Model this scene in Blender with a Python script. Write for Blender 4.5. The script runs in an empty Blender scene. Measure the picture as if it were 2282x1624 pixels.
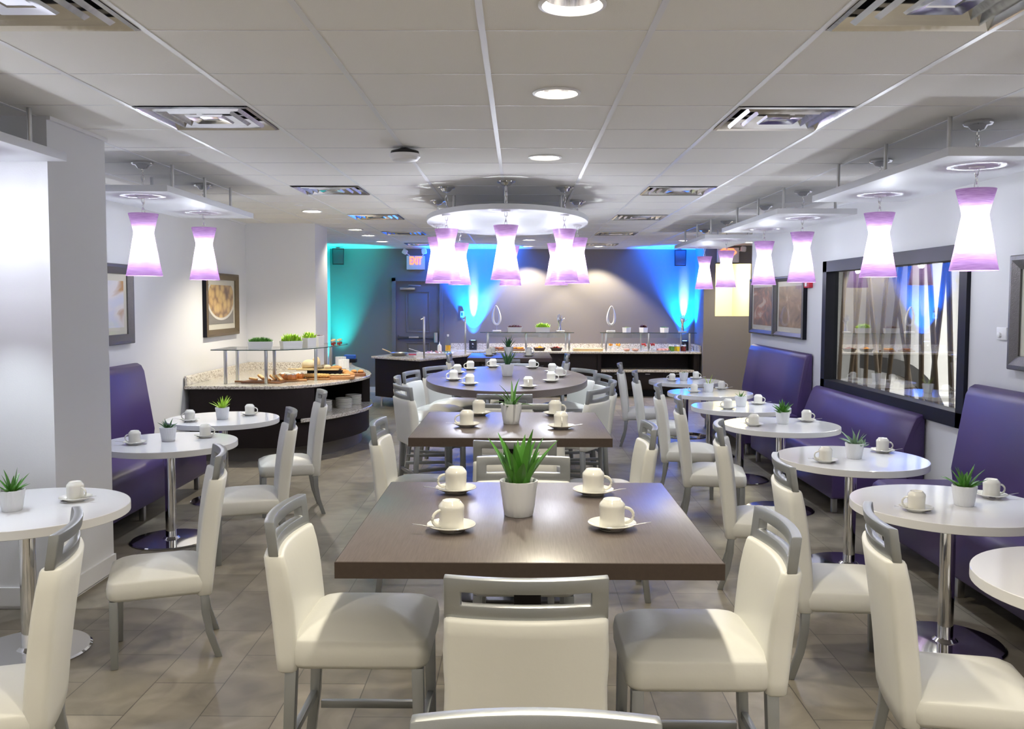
import bpy, bmesh, math, random
from mathutils import Vector, Matrix
PI = math.pi
S = bpy.context.scene
C = S.collection
R = math.radians
random.seed(7)

# ------------------------------------------------------------------ camera
EYE = 1.68
cam_d = bpy.data.cameras.new('camera'); cam = bpy.data.objects.new('camera', cam_d); C.objects.link(cam)
cam_d.sensor_width = 36.0; cam_d.lens = 36.0*1955.0/2282.0; cam_d.shift_y = -31.74/2282.0
cam_d.clip_start = 0.05; cam_d.clip_end = 100
_ps, _th, _ro = R(.47), R(3.2), R(.15)
_F = Vector((-math.sin(_ps)*math.cos(_th), math.cos(_ps)*math.cos(_th), -math.sin(_th)))
_R0 = Vector((math.cos(_ps), math.sin(_ps), 0)); _U0 = _R0.cross(_F)
_Rt = _R0*math.cos(_ro)+_U0*math.sin(_ro); _Up = -_R0*math.sin(_ro)+_U0*math.cos(_ro)
cam.matrix_world = Matrix(((_Rt.x, _Up.x, -_F.x, 0), (_Rt.y, _Up.y, -_F.y, 0), (_Rt.z, _Up.z, -_F.z, EYE), (0, 0, 0, 1)))
S.camera = cam
# ------------------------------------------------------------------ world, exposure
w = bpy.data.worlds.new('world'); S.world = w; w.use_nodes = True
w.node_tree.nodes['Background'].inputs[0].default_value = (.75, .8, .9, 1)
w.node_tree.nodes['Background'].inputs[1].default_value = 0.02
S.view_settings.view_transform = 'Standard'; S.view_settings.look = 'None'
S.view_settings.gamma = 1; S.view_settings.use_curve_mapping = False
S.view_settings.exposure = 0.92
S.cycles.max_bounces = 8; S.cycles.diffuse_bounces = 6; S.cycles.glossy_bounces = 4
S.cycles.transmission_bounces = 4; S.cycles.transparent_max_bounces = 12
S.cycles.adaptive_threshold = 0.02
S.cycles.caustics_reflective = False; S.cycles.caustics_refractive = False
S.cycles.sample_clamp_indirect = 4.0

CEIL = 2.65
# light powers
P_DOWN = 54; P_BULB = 42.0; WARM = (1, .91, .72); COOL = (.86, .95, 1.0)
def spot(name, loc, power, col, size=110, blend=.6, aim=(0, 0, -1), rad=.05):
    l = bpy.data.lights.new(name, 'SPOT'); l.energy = power; l.color = col
    l.spot_size = R(size); l.spot_blend = blend; l.shadow_soft_size = rad
    o = bpy.data.objects.new(name, l); C.objects.link(o); o.location = loc
    o.rotation_euler = Vector(aim).to_track_quat('-Z', 'Y').to_euler(); return o
def area(name, loc, power, col, sx, sy, aim=(0, 0, -1)):
    l = bpy.data.lights.new(name, 'AREA'); l.energy = power; l.color = col; l.shape = 'RECTANGLE'; l.size = sx; l.size_y = sy
    o = bpy.data.objects.new(name, l); C.objects.link(o); o.location = loc
    o.rotation_euler = Vector(aim).to_track_quat('-Z', 'Y').to_euler(); return o
# recessed ceiling lamps: (x, y, power factor)
DOWN = [(.17, 2.924, 1.0), (.17, 4.145, .95), (.17, 5.979, .8), (-2.25, 9.56, 2.2), (-2.24, 12.0, .5), (-2.24, 13.055, .5), (-2.24, 14.372, .6),
        (.15, 13.935, .6), (.15, 15.58, .9), (1.393, 15.54, .9), (2.6, 14.07, .8), (.17, 1.7, .75), (.17, .4, .8), (3.75, 14.4, 1.3), (-2.24, 1.2, 1.4), (2.4, .6, 1.4), (-2.24, -1.2, 1.4), (.17, -1.2, 1.4), (2.4, -1.2, 1.4)]  # trailing entries: unseen lamps added to fill the room with light
for (x, y, p) in DOWN:
    wash = y > 15
    spot('downlight_lamp', (x, y, 2.70), P_DOWN*p*(2.7 if wash else 1), WARM, 104 if wash else 128, .35 if wash else .5, rad=.045)
# coloured uplights: blue behind the buffet, teal in the rear left corner
BLUE = (.0, .125, 1.0); TEAL = (0, .80, .82)
for _x, _p in ((-.838, 1.0), (3.0, .85)):   # stacked lenses of the wall washers, 15 cm off the wall
    spot('blue_uplight_far', (_x, 15.91, .98), 2300*_p, BLUE, 68, .8, (0, .04, 1), .015)
    spot('blue_uplight_mid', (_x, 15.91, .98), 45*_p, BLUE, 56, .8, (0, .55, 1), .015)
    spot('blue_uplight_core', (_x, 15.91, .98), 420*_p, (.72, .87, 1.0), 15, .9, (0, .22, 1), .01)
spot('teal_uplight_far', (-3.25, 15.74, .10), 620, TEAL, 46, 1, (0, .05, 1), .02)
# neighbouring rooms seen through the window and the opening
area('lobby_lamp', (5.2, 8.0, 2.6), 170, (1, .95, .86), 1.6, 3.5)
area('kitchen_lamp', (4.2, 17.0, 2.6), 55, (1, .93, .68), 1.2, .8)

# ------------------------------------------------------------------ materials
def nt(name):
    m = bpy.data.materials.new(name); m.use_nodes = True
    return m, m.node_tree, m.node_tree.nodes['Principled BSDF']
def mat(name, col, rough=.5, metal=0, spec=.5, coat=0, emit=None, es=0, bump=None, vary=None, alpha=1, trans=0, sheen=0):
    m, t, b = nt(name); N = t.nodes; L = t.links
    b.inputs['Base Color'].default_value = (*col, 1); b.inputs['Roughness'].default_value = rough
    b.inputs['Metallic'].default_value = metal; b.inputs['Specular IOR Level'].default_value = spec
    b.inputs['Coat Weight'].default_value = coat; b.inputs['Coat Roughness'].default_value = .08
    b.inputs['Transmission Weight'].default_value = trans
    if emit: b.inputs['Emission Color'].default_value = (*emit, 1); b.inputs['Emission Strength'].default_value = es
    co = N.new('ShaderNodeTexCoord')
    if vary:   # (scale, amount)
        n = N.new('ShaderNodeTexNoise'); n.inputs['Scale'].default_value = vary[0]; n.inputs['Detail'].default_value = 4
        r = N.new('ShaderNodeMapRange'); r.inputs['To Min'].default_value = 1-vary[1]; r.inputs['To Max'].default_value = 1+vary[1]
        h = N.new('ShaderNodeHueSaturation'); h.inputs['Color'].default_value = (*col, 1)
        L.new(co.outputs['Object'], n.inputs['Vector']); L.new(n.outputs[0], r.inputs['Value']); L.new(r.outputs[0], h.inputs['Value']); L.new(h.outputs[0], b.inputs['Base Color'])
    if bump:   # (scale, strength)
        n = N.new('ShaderNodeTexNoise'); n.inputs['Scale'].default_value = bump[0]; n.inputs['Detail'].default_value = 3
        u = N.new('ShaderNodeBump'); u.inputs['Strength'].default_value = bump[1]; u.inputs['Distance'].default_value = .005
        L.new(co.outputs['Object'], n.inputs['Vector']); L.new(n.outputs[0], u.inputs['Height']); L.new(u.outputs[0], b.inputs['Normal'])
    return m
def ramp(N, stops):
    r = N.new('ShaderNodeValToRGB'); e = r.color_ramp.elements
    while len(e) > 1: e.remove(e[0])
    e[0].position = stops[0][0]; e[0].color = (*stops[0][1], 1)
    for p, c in stops[1:]:
        x = e.new(p); x.color = (*c, 1)
    return r
M = {}
M['wall'] = mat('wall_paint_lavender_grey', (.67, .675, .70), .85, bump=(180, .08))
M['wall_taupe'] = mat('wall_paint_taupe', (.19, .172, .158), .8, bump=(180, .08))
M['wall_cream'] = mat('wall_paint_cream', (.75, .70, .48), .8, bump=(150, .05))
M['trim'] = mat('white_trim_paint', (.70, .70, .72), .45, vary=(3, .02))
M['tbar'] = mat('white_grid_metal', (.72, .72, .74), .4, vary=(2, .03))
M['ceil'] = mat('ceiling_tile', (.78, .765, .735), .9, bump=(260, .25), vary=(420, .05))
M['vinyl'] = mat('white_vinyl', (.66, .66, .63), .42, bump=(35, .12), vary=(6, .02))
M['silver'] = mat('silver_paint_metal', (.33, .345, .355), .36, .75, bump=(400, .05), vary=(300, .03))
M['chrome'] = mat('chrome', (.86, .86, .88), .06, 1, bump=(12, .02))
M['vent'] = mat('polished_aluminium', (.74, .74, .76), .13, 1, bump=(6, .35))
M['steel'] = mat('brushed_steel', (.55, .55, .55), .3, 1, bump=(150, .1))
M['laminate'] = mat('white_gloss_laminate', (.76, .76, .80), .10, coat=.4, vary=(2, .01))
M['edge'] = mat('white_edge_band', (.70, .70, .71), .35, vary=(3, .02))
M['purple'] = mat('purple_vinyl', (.058, .034, .120), .38, bump=(300, .12), vary=(4, .06))
M['plastic_black'] = mat('black_plastic', (.012, .012, .014), .4, vary=(20, .2))
M['black'] = mat('black_frame_paint', (.007, .008, .012), .5, spec=.18, vary=(5, .1))
M['white'] = mat('white_paint', (.78, .78, .80), .4, vary=(4, .015))
M['panel'] = mat('white_panel_paint', (.62, .63, .66), .55, vary=(3, .01))
M['china'] = mat('white_china', (.74, .73, .68), .12, coat=.5, vary=(8, .01))
M['pot'] = mat('white_ceramic', (.70, .72, .75), .35, bump=(25, .2))
M['soil'] = mat('brown_soil', (.10, .045, .02), .95, bump=(90, .9), vary=(80, .5))
M['espresso'] = mat('espresso_veneer', (.012, .008, .007), .55, spec=.22, bump=(80, .05), vary=(5, .15))
M['rubber'] = mat('dark_kick_board', (.12, .11, .10), .3, vary=(5, .1))
M['door'] = mat('door_paint_grey', (.17, .16, .165), .5, vary=(3, .03))
M['dark_metal'] = mat('dark_metal', (.10, .10, .11), .35, .8, vary=(12, .1))
M['wood'] = mat('oak_board', (.42, .20, .07), .5, bump=(40, .1), vary=(18, .25))
M['woodd'] = mat('walnut_board', (.22, .09, .035), .5, vary=(18, .25))
M['bamboo'] = mat('pale_bamboo', (.62, .46, .24), .5, vary=(16, .12))
M['crust'] = mat('bread_crust', (.55, .28, .09), .7, bump=(60, .6), vary=(14, .35))
M['flour'] = mat('floured_loaf', (.72, .60, .42), .85, bump=(50, .5), vary=(12, .2))
M['cake'] = mat('glazed_bundt', (.50, .16, .03), .35, vary=(16, .3))
M['icing'] = mat('white_icing', (.85, .8, .72), .4, vary=(10, .05))
M['crumb'] = mat('bread_crumb', (.70, .52, .30), .9, bump=(120, .5), vary=(30, .15))
M['braid'] = mat('golden_braid', (.68, .40, .13), .6, bump=(60, .4), vary=(20, .3))
M['green'] = mat('leaf_green', (.07, .23, .03), .4, vary=(9, .4), spec=.4)
M['greendark'] = mat('leaf_dark_green', (.03, .11, .035), .4, vary=(12, .5), spec=.4)
M['greenlime'] = mat('leaf_lime', (.35, .58, .04), .5, vary=(14, .25))
M['greengrey'] = mat('leaf_grey_green', (.22, .34, .22), .5, vary=(12, .3))
M['redleaf'] = mat('leaf_dark_red', (.09, .02, .025), .5, vary=(20, .5))
M['orange'] = mat('orange_fruit', (.9, .33, .02), .5, vary=(25, .3))
M['red'] = mat('red_fruit', (.55, .04, .03), .4, vary=(25, .4))
M['pinkm'] = mat('pink_meat', (.72, .36, .30), .5, vary=(35, .35))
M['pastry'] = mat('pastry_brown', (.42, .14, .05), .5, vary=(30, .4))
M['jgreen'] = mat('green_juice', (.10, .26, .015), .2, coat=.6, vary=(6, .1))
M['jyellow'] = mat('yellow_juice', (.90, .58, .01), .2, coat=.6, vary=(6, .05))
M['jred'] = mat('dark_red_juice', (.20, .008, .012), .2, coat=.6, vary=(6, .1))
M['jorange'] = mat('orange_juice', (.9, .42, .02), .2, coat=.5, vary=(6, .05))
M['jam'] = mat('red_jam', (.30, .02, .01), .2, coat=.6, vary=(9, .2))
M['wicker'] = mat('dark_basket', (.035, .015, .01), .6, bump=(70, .8), vary=(40, .4))
M['redplastic'] = mat('red_alarm_plastic', (.50, .02, .035), .4, vary=(6, .05))
M['cloth'] = mat('blue_cloth', (.03, .13, .5), .8, vary=(12, .2))
M['grille'] = mat('dark_grille', (.05, .05, .055), .5, vary=(6, .1))
M['slat'] = mat('dark_bamboo_pole', (.085, .055, .03), .5, vary=(6, .3))
M['pan'] = mat('grey_pan', (.28, .28, .27), .35, .5, vary=(9, .05))
M['bluebox'] = mat('blue_box', (.05, .03, .45), .5, vary=(6, .05))
M['exitred'] = mat('lit_red_letters', (.9, .12, .06), .4, emit=(1, .13, .05), es=2.2)
M['lcd'] = mat('thermostat_plastic', (.45, .75, .78), .4, vary=(5, .02))
M['led'] = mat('led_lens', (.2, .4, 1), .3, emit=(.1, .35, 1), es=12)
M['leddot'] = mat('white_led', (.9, .9, 1), .3, emit=(1, 1, 1), es=8)
M['lampglow'] = mat('frosted_lamp', (.9, .85, .7), .4, emit=(1, .88, .68), es=9)
M['bulb'] = mat('lit_bulb', (1, 1, 1), .4, emit=COOL, es=1.0)

def glass_thin(name, tint, refl=1.0, rough=0.0):
    m = bpy.data.materials.new(name); m.use_nodes = True; t = m.node_tree; t.nodes.clear(); N = t.nodes; L = t.links
    o = N.new('ShaderNodeOutputMaterial'); x = N.new('ShaderNodeMixShader'); a = N.new('ShaderNodeBsdfTransparent'); g = N.new('ShaderNodeBsdfGlossy')
    lw = N.new('ShaderNodeLayerWeight'); lw.inputs['Blend'].default_value = .5
    pw = N.new('ShaderNodeMath'); pw.operation = 'POWER'; pw.inputs[1].default_value = 5; L.new(lw.outputs['Facing'], pw.inputs[0])
    f = N.new('ShaderNodeMath'); f.operation = 'MULTIPLY_ADD'; f.inputs[1].default_value = .96; f.inputs[2].default_value = .045; L.new(pw.outputs[0], f.inputs[0])
    mm = N.new('ShaderNodeMath'); mm.operation = 'MULTIPLY'; mm.inputs[1].default_value = refl; mm.use_clamp = True
    a.inputs[0].default_value = (*tint, 1); g.inputs['Roughness'].default_value = rough; g.inputs[0].default_value = (1, 1, 1, 1)
    L.new(f.outputs[0], mm.inputs[0]); L.new(mm.outputs[0], x.inputs[0]); L.new(a.outputs[0], x.inputs[1]); L.new(g.outputs[0], x.inputs[2]); L.new(x.outputs[0], o.inputs[0])
    return m
M['glass'] = glass_thin('clear_glass', (.93, .97, .95))
M['window_glass'] = glass_thin('window_glass', (.86, .88, .88), 1.9)
M['picture_glass'] = glass_thin('picture_glass', (.96, .96, .96), .35)
M['glass_edge'] = mat('glass_edge_green', (.015, .05, .045), .15, coat=.5, vary=(3, .1))

# purple fibre shade: woven threads, some gaps between them, light passes through the fibre
def shade_mat(nm, gap, thru, c0, c1):
    m = bpy.data.materials.new(nm); m.use_nodes = True; t = m.node_tree; t.nodes.clear(); N = t.nodes; L = t.links
    o = N.new('ShaderNodeOutputMaterial'); co = N.new('ShaderNodeTexCoord')
    mp = N.new('ShaderNodeMapping'); mp.inputs['Scale'].default_value = (14, 14, 420)
    n = N.new('ShaderNodeTexNoise'); n.inputs['Scale'].default_value = 1; n.inputs['Detail'].default_value = 2
    L.new(co.outputs['Object'], mp.inputs[0]); L.new(mp.outputs[0], n.inputs['Vector'])
    rc = ramp(N, [(.25, c0), (.75, c1)]); L.new(n.outputs[0], rc.inputs[0])
    rt = ramp(N, [(.25, (.45, .22, .52)), (.75, (.75, .52, .80))]); L.new(n.outputs[0], rt.inputs[0])
    d = N.new('ShaderNodeBsdfDiffuse'); tr = N.new('ShaderNodeBsdfTranslucent'); g = N.new('ShaderNodeBsdfGlossy'); tp = N.new('ShaderNodeBsdfTransparent')
    g.inputs['Roughness'].default_value = .35; g.inputs[0].default_value = (.8, .7, .85, 1); tp.inputs[0].default_value = (1, .97, 1, 1)
    L.new(rc.outputs[0], d.inputs[0]); L.new(rt.outputs[0], tr.inputs[0])
    a = N.new('ShaderNodeMixShader'); a.inputs[0].default_value = thru; L.new(d.outputs[0], a.inputs[1]); L.new(tr.outputs[0], a.inputs[2])
    b = N.new('ShaderNodeMixShader'); b.inputs[0].default_value = .06; L.new(a.outputs[0], b.inputs[1]); L.new(g.outputs[0], b.inputs[2])
    c = N.new('ShaderNodeMixShader'); c.inputs[0].default_value = gap; L.new(b.outputs[0], c.inputs[1]); L.new(tp.outputs[0], c.inputs[2])
    L.new(c.outputs[0], o.inputs[0]); return m
M['shade'] = shade_mat('purple_woven_shade', .13, .03, (.17, .07, .21), (.40, .22, .44)); M['shade_light_cut'] = shade_mat('purple_shade_light_cut', .03, .25, (.24, .09, .30), (.52, .28, .56))  # one weave: upper gaps cut to block light, lower colour darkened against glare

def table_mat():
    m, t, b = nt('taupe_wood_laminate'); N = t.nodes; L = t.links
    co = N.new('ShaderNodeTexCoord'); mp = N.new('ShaderNodeMapping'); mp.inputs['Scale'].default_value = (110, 3.5, 110)
    n = N.new('ShaderNodeTexNoise'); n.inputs['Scale'].default_value = 3; n.inputs['Detail'].default_value = 5; n.inputs['Distortion'].default_value = .6
    L.new(co.outputs['Object'], mp.inputs[0]); L.new(mp.outputs[0], n.inputs['Vector'])
    r = ramp(N, [(.25, (.092, .074, .067)), (.5, (.120, .099, .091)), (.8, (.150, .126, .117))]); L.new(n.outputs[0], r.inputs[0]); L.new(r.outputs[0], b.inputs['Base Color'])
    b.inputs['Roughness'].default_value = .31; b.inputs['Specular IOR Level'].default_value = .65
    return m
M['tabletop'] = table_mat()
M['table_edge'] = mat('dark_wood_edge', (.055, .040, .033), .5, spec=.25, vary=(60, .15))
def floor_mat():
    m, t, b = nt('stone_look_vinyl_tiles'); N = t.nodes; L = t.links
    co = N.new('ShaderNodeTexCoord'); mp = N.new('ShaderNodeMapping'); mp.inputs['Rotation'].default_value = (0, 0, R(90)); mp.inputs['Location'].default_value = (.1, .05, 0)
    L.new(co.outputs['Object'], mp.inputs[0])
    k = N.new('ShaderNodeTexBrick'); k.offset = .5; k.inputs['Scale'].default_value = 1; k.inputs['Brick Width'].default_value = .61; k.inputs['Row Height'].default_value = .31
    k.inputs['Mortar Size'].default_value = .0022; k.inputs['Mortar Smooth'].default_value = 0; k.inputs['Bias'].default_value = 0
    k.inputs['Color1'].default_value = (.165, .147, .116, 1); k.inputs['Color2'].default_value = (.230, .205, .163, 1); k.inputs['Mortar'].default_value = (.07, .06, .05, 1)
    L.new(mp.outputs[0], k.inputs['Vector'])
    n = N.new('ShaderNodeTexNoise'); n.inputs['Scale'].default_value = 4.5; n.inputs['Detail'].default_value = 7; n.inputs['Distortion'].default_value = .8
    L.new(co.outputs['Object'], n.inputs['Vector'])
    r = N.new('ShaderNodeMapRange'); r.inputs['From Min'].default_value = .3; r.inputs['From Max'].default_value = .7; r.inputs['To Min'].default_value = .72; r.inputs['To Max'].default_value = 1.28
    h = N.new('ShaderNodeHueSaturation'); L.new(n.outputs[0], r.inputs['Value']); L.new(r.outputs[0], h.inputs['Value']); L.new(k.outputs[0], h.inputs['Color']); L.new(h.outputs[0], b.inputs['Base Color'])
    b.inputs['Roughness'].default_value = .38
    return m
M['floor'] = floor_mat()
def granite(name, cols, sc=60):
    m, t, b = nt(name); N = t.nodes; L = t.links; co = N.new('ShaderNodeTexCoord')
    n = N.new('ShaderNodeTexNoise'); n.inputs['Scale'].default_value = sc; n.inputs['Detail'].default_value = 6; n.inputs['Roughness'].default_value = .75
    L.new(co.outputs['Object'], n.inputs['Vector']); r = ramp(N, list(zip((.36, .44, .52, .66), cols))); L.new(n.outputs[0], r.inputs[0]); L.new(r.outputs[0], b.inputs['Base Color'])
    b.inputs['Roughness'].default_value = .15; return m
M['granite'] = granite('speckled_granite', [(.07, .06, .055), (.42, .37, .31), (.68, .64, .57), (.80, .78, .74)])

# ------------------------------------------------------------------ mesh helpers
class B:
    def __init__(s): s.v = []; s.f = []
    def add(s, v, f):
        n = len(s.v); s.v += [tuple(p) for p in v]; s.f += [tuple(i+n for i in q) for q in f]; return s
    def box(s, x0, x1, y0, y1, z0, z1):
        return s.add([(x0, y0, z0), (x1, y0, z0), (x1, y1, z0), (x0, y1, z0), (x0, y0, z1), (x1, y0, z1), (x1, y1, z1), (x0, y1, z1)],
                     [(0, 3, 2, 1), (4, 5, 6, 7), (0, 1, 5, 4), (1, 2, 6, 5), (2, 3, 7, 6), (3, 0, 4, 7)])
    def loft(s, rings, cap0=True, cap1=True, closed=True):
        n = len(rings[0]); v = [p for r in rings for p in r]; f = []
        for k in range(len(rings)-1):
            for i in range(n if closed else n-1):
                j = (i+1) % n; f.append((k*n+i, k*n+j, (k+1)*n+j, (k+1)*n+i))
        if cap0: f.append(tuple(reversed(range(n))))
        if cap1: f.append(tuple(range((len(rings)-1)*n, len(rings)*n)))
        return s.add(v, f)
    def lathe(s, prof, n=32, c=(0, 0, 0), cap0=True, cap1=True):
        return s.loft([[(c[0]+r*math.cos(2*PI*i/n), c[1]+r*math.sin(2*PI*i/n), c[2]+z) for i in range(n)] for r, z in prof], cap0, cap1)
    def prism(s, poly, z0, z1, bev=0):
        if bev:
            return s.loft([[(x, y, z) for x, y in pl] for pl, z in ((inset(poly, bev), z0), (poly, z0+bev), (poly, z1-bev), (inset(poly, bev), z1))])
        return s.loft([[(x, y, z0) for x, y in poly], [(x, y, z1) for x, y in poly]])
    def tube(s, pts, r, n=8, cap=True):
        pts = [Vector(p) for p in pts]; rr_ = r if isinstance(r, (list, tuple)) else [r]*len(pts); rings = []
        ref = Vector((0, 0, 1))
        if abs((pts[1]-pts[0]).normalized().z) > .9: ref = Vector((1, 0, 0))
        for i, p in enumerate(pts):
            t = (pts[min(i+1, len(pts)-1)]-pts[max(i-1, 0)]).normalized(); a = t.cross(ref)
            a = a.normalized() if a.length > 1e-5 else Vector((1, 0, 0)); b = t.cross(a).normalized()
            rings.append([p+(a*math.cos(2*PI*k/n)+b*math.sin(2*PI*k/n))*rr_[i] for k in range(n)])
        return s.loft(rings, cap, cap)
    def xf(s, mtx):
        s.v = [tuple(mtx @ Vector(p)) for p in s.v]; return s
    def build(s, name, m, parent=None, loc=None, rz=0, ang=35, bev=0, flat=False):
        me = bpy.data.meshes.new(name); me.from_pydata(s.v, [], s.f); me.update()
        bm = bmesh.new(); bm.from_mesh(me); bmesh.ops.recalc_face_normals(bm, faces=bm.faces)
        if bev:
            es = [e for e in bm.edges if len(e.link_faces) == 2 and e.calc_face_angle() > R(40)]
            bmesh.ops.bevel(bm, geom=es, offset=bev, segments=2, affect='EDGES', profile=.5, clamp_overlap=True)
        bm.to_mesh(me); bm.free()
        if not flat:
            me.shade_smooth(); me.set_sharp_from_angle(angle=R(ang))
        me.materials.append(M[m] if isinstance(m, str) else m)
        o = bpy.data.objects.new(name, me); C.objects.link(o)
        if parent: o.parent = parent
        if loc: o.location = loc
        if rz: o.rotation_euler = (0, 0, rz)
        return o
def inset(poly, d):
    n = len(poly); out = []; A = sum(poly[i][0]*poly[(i+1) % n][1]-poly[(i+1) % n][0]*poly[i][1] for i in range(n)); sg = 1 if A > 0 else -1
    for i in range(n):
        p, q, r = Vector(poly[i-1]), Vector(poly[i]), Vector(poly[(i+1) % n])
        a = (q-p).normalized(); b = (r-q).normalized(); na = Vector((-a.y, a.x))*sg; nb = Vector((-b.y, b.x))*sg
        k = na+nb; k = k/max(k.dot(na), .3) if k.length > 1e-6 else na
        out.append((q.x+k.x*d, q.y+k.y*d))
    return out
def rr(w, d, r, n=5):
    w /= 2; d /= 2; r = max(min(r, w-.001, d-.001), .0005); p = []
    for cx, cy, a0 in ((w-r, d-r, 0), (-w+r, d-r, 90), (-w+r, -d+r, 180), (w-r, -d+r, 270)):
        for k in range(n+1):
            a = R(a0+90*k/n); p.append((cx+r*math.cos(a), cy+r*math.sin(a)))
    return p
def rring(w, d, r, z, dx=0, dy=0, n=5): return [(x+dx, y+dy, z) for x, y in rr(w, d, r, n)]
def tag(o, label, cat, group=None, kind=None):
    o['label'] = label; o['category'] = cat
    if group: o['group'] = group
    if kind: o['kind'] = kind
    return o
def thing(name, label, cat, loc=(0, 0, 0), rz=0, group=None):
    o = bpy.data.objects.new(name, None); C.objects.link(o); o.location = loc; o.rotation_euler = (0, 0, rz); o.empty_display_size = .1
    return tag(o, label, cat, group)
def struct(o): o['kind'] = 'structure'; return o
def dup(root, loc, rz=0, label=None, group=None):
    r = root.copy(); C.objects.link(r); r.location = loc; r.rotation_euler = (0, 0, rz)
    if label: r['label'] = label
    if group: r['group'] = group
    for ch in root.children:
        c = ch.copy(); C.objects.link(c); c.parent = r
        for g in ch.children:
            d = g.copy(); C.objects.link(d); d.parent = c
    return r
_proto = {}
def place(key, maker, loc, rz, label, group=None):
    if key not in _proto:
        o = maker(); _proto[key] = o; o.location = loc; o.rotation_euler = (0, 0, rz); o['label'] = label
        if group: o['group'] = group
        return o
    return dup(_proto[key], loc, rz, label, group)

# ------------------------------------------------------------------ room shell
XL, XR, YB, YN, YT = -3.46, 3.2, 16.06, -2.2, 15.28   # left, right, back wall, behind the camera, taupe face
struct(B().box(-3.7, 7.5, YN-.1, 19, -.1, 0).build('floor', 'floor', flat=True))
def wall(n, m, *bx):
    b = B()
    for q in bx: b.box(*q)
    return struct(b.build(n, m, flat=True))
wall('wall_left', 'wall', (XL-.15, XL, YN, YB, 0, CEIL))
wall('wall_left_pillar', 'wall', (XL, -2.5, 4.67, 5.32, 0, CEIL))
wall('wall_left_return', 'wall', (XL, -2.58, 11.1, 11.8, 0, CEIL))
wall('wall_back', 'wall_taupe', (XL-.15, -2.33, YB, YB+.15, 0, CEIL), (-1.39, 3.35, YB, YB+.15, 0, CEIL), (-2.33, -1.39, YB, YB+.15, 2.10, CEIL))
wall('wall_right_rear', 'wall_taupe', (3.2, 3.40, YT, YB, 0, CEIL), (3.40, 5.2, YT, YT+.12, 0, 1.43), (3.40, 5.2, YT, YT+.12, 2.34, CEIL), (4.6, 5.2, YT, YT+.12, 1.43, 2.34))
WY0, WY1, WZ0, WZ1 = 6.28, 9.21, .80, 2.07
wall('wall_right', 'wall', (XR, XR+.14, YN, WY0, 0, CEIL), (XR, XR+.14, WY1, 12.15, 0, CEIL), (XR, XR+.14, WY0, WY1, 0, WZ0), (XR, XR+.14, WY0, WY1, WZ1, CEIL))
wall('wall_front', 'wall', (XL-.15, XR+.14, YN-.12, YN, 0, CEIL))
# rear right passage and neighbouring rooms
wall('wall_right_passage', 'wall', (XR+.14, 7.5, 12.15, 12.3, 0, CEIL), (5.2, 5.3, 12.3, YT+.12, 0, CEIL))
b = B().box(3.36, 6.2, 18.0, 18.1, 0, CEIL).box(3.30, 3.36, YT+.12, 18.1, 0, CEIL).box(6.1, 6.2, YT+.12, 18.0, 0, CEIL)
b.box(4.35, 4.75, 16.6, 18.0, 0, CEIL)
struct(b.build('wall_kitchen', 'wall_cream', flat=True))
wall('wall_lobby', 'wall', (7.3, 7.5, 3.0, 12.15, 0, CEIL), (XR+.14, 7.5, 2.9, 3.0, 0, CEIL))
wall('trim_lobby', 'trim', (7.24, 7.3, 3.0, 12.15, .78, .9), (7.26, 7.3, 3.0, 12.15, 0, .15))
# baseboards
wall('baseboard_left', 'trim', (XL, -2.49, 4.655, 4.67, .02, .12), (-2.5, -2.485, 4.655, 5.32, .02, .12), (XL, XL+.015, 5.32, 8.9, .02, .12), (XL, XL+.015, YN, 4.655, .02, .12))
wall('baseboard_right', 'trim', (XR-.015, XR, YN, 12.15, .02, .12))
wall('baseboard_back', 'trim', (XL, -2.42, YB-.015, YB, .0, .10), (XL, XL+.015, 13.0, YB-.015, 0, .10), (-1.3, -.9, YB-.015, YB, 0, .1), (3.4, 5.2, YT-.015, YT, 0, .10))

# ceiling of lay-in tiles on a metal grid; cells holding diffusers stay open, lamp cells get a round hole
GX, GY, T = -.136, 3.205, .606
VC = [(-3, -1), (-3, 2), (2, -1), (2, 2), (-3, 7), (2, 7), (-3, 11), (2, 11), (-3, 15), (2, 15), (-3, 19), (2, 19)]
def cell_of(x, y): return (math.floor((x-GX)/T), math.floor((y-GY)/T))
lamps = {}
for x, y, p in DOWN: lamps.setdefault(cell_of(x, y), []).append((x, y))
cb = B(); gb = B()
HR = .095
def tile(x0, x1, y0, y1): cb.add([(x0, y0, CEIL), (x0, y1, CEIL), (x1, y1, CEIL), (x1, y0, CEIL)], [(0, 1, 2, 3)])
for i in range(-6, 13):
    for j in range(-9, 26):
        x0 = GX+i*T; y0 = GY+j*T; x1, y1 = x0+T, y0+T
        if (i, j) in VC: continue
        if (i, j) in lamps:
            x, y = lamps[(i, j)][0]; n = 32
            x0c, x1c = min(x0, x-HR-.01), max(x1, x+HR+.01); y0c, y1c = min(y0, y-HR-.01), max(y1, y+HR+.01)
            inn = []; out = []
            for k in range(n):
                a = 2*PI*(k+.5)/n; c_, s_ = math.cos(a), math.sin(a); inn.append((x+HR*c_, y+HR*s_, CEIL))
                tx = ((x1 if c_ > 0 else x0)-x)/c_; ty = ((y1 if s_ > 0 else y0)-y)/s_; q = max(min(tx, ty), HR+.005); out.append((x+q*c_, y+q*s_, CEIL))
            # corner triangles are closed by snapping nearest outer points to the corners
            for cx_, cy_ in ((x0, y0), (x0, y1), (x1, y0), (x1, y1)):
                kk = min(range(n), key=lambda k: (out[k][0]-cx_)**2+(out[k][1]-cy_)**2); out[kk] = (cx_, cy_, CEIL)
            cb.loft([out, inn], False, False)
        else: tile(x0, x1, y0, y1)
struct(cb.build('ceiling', 'ceil', flat=True))
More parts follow.
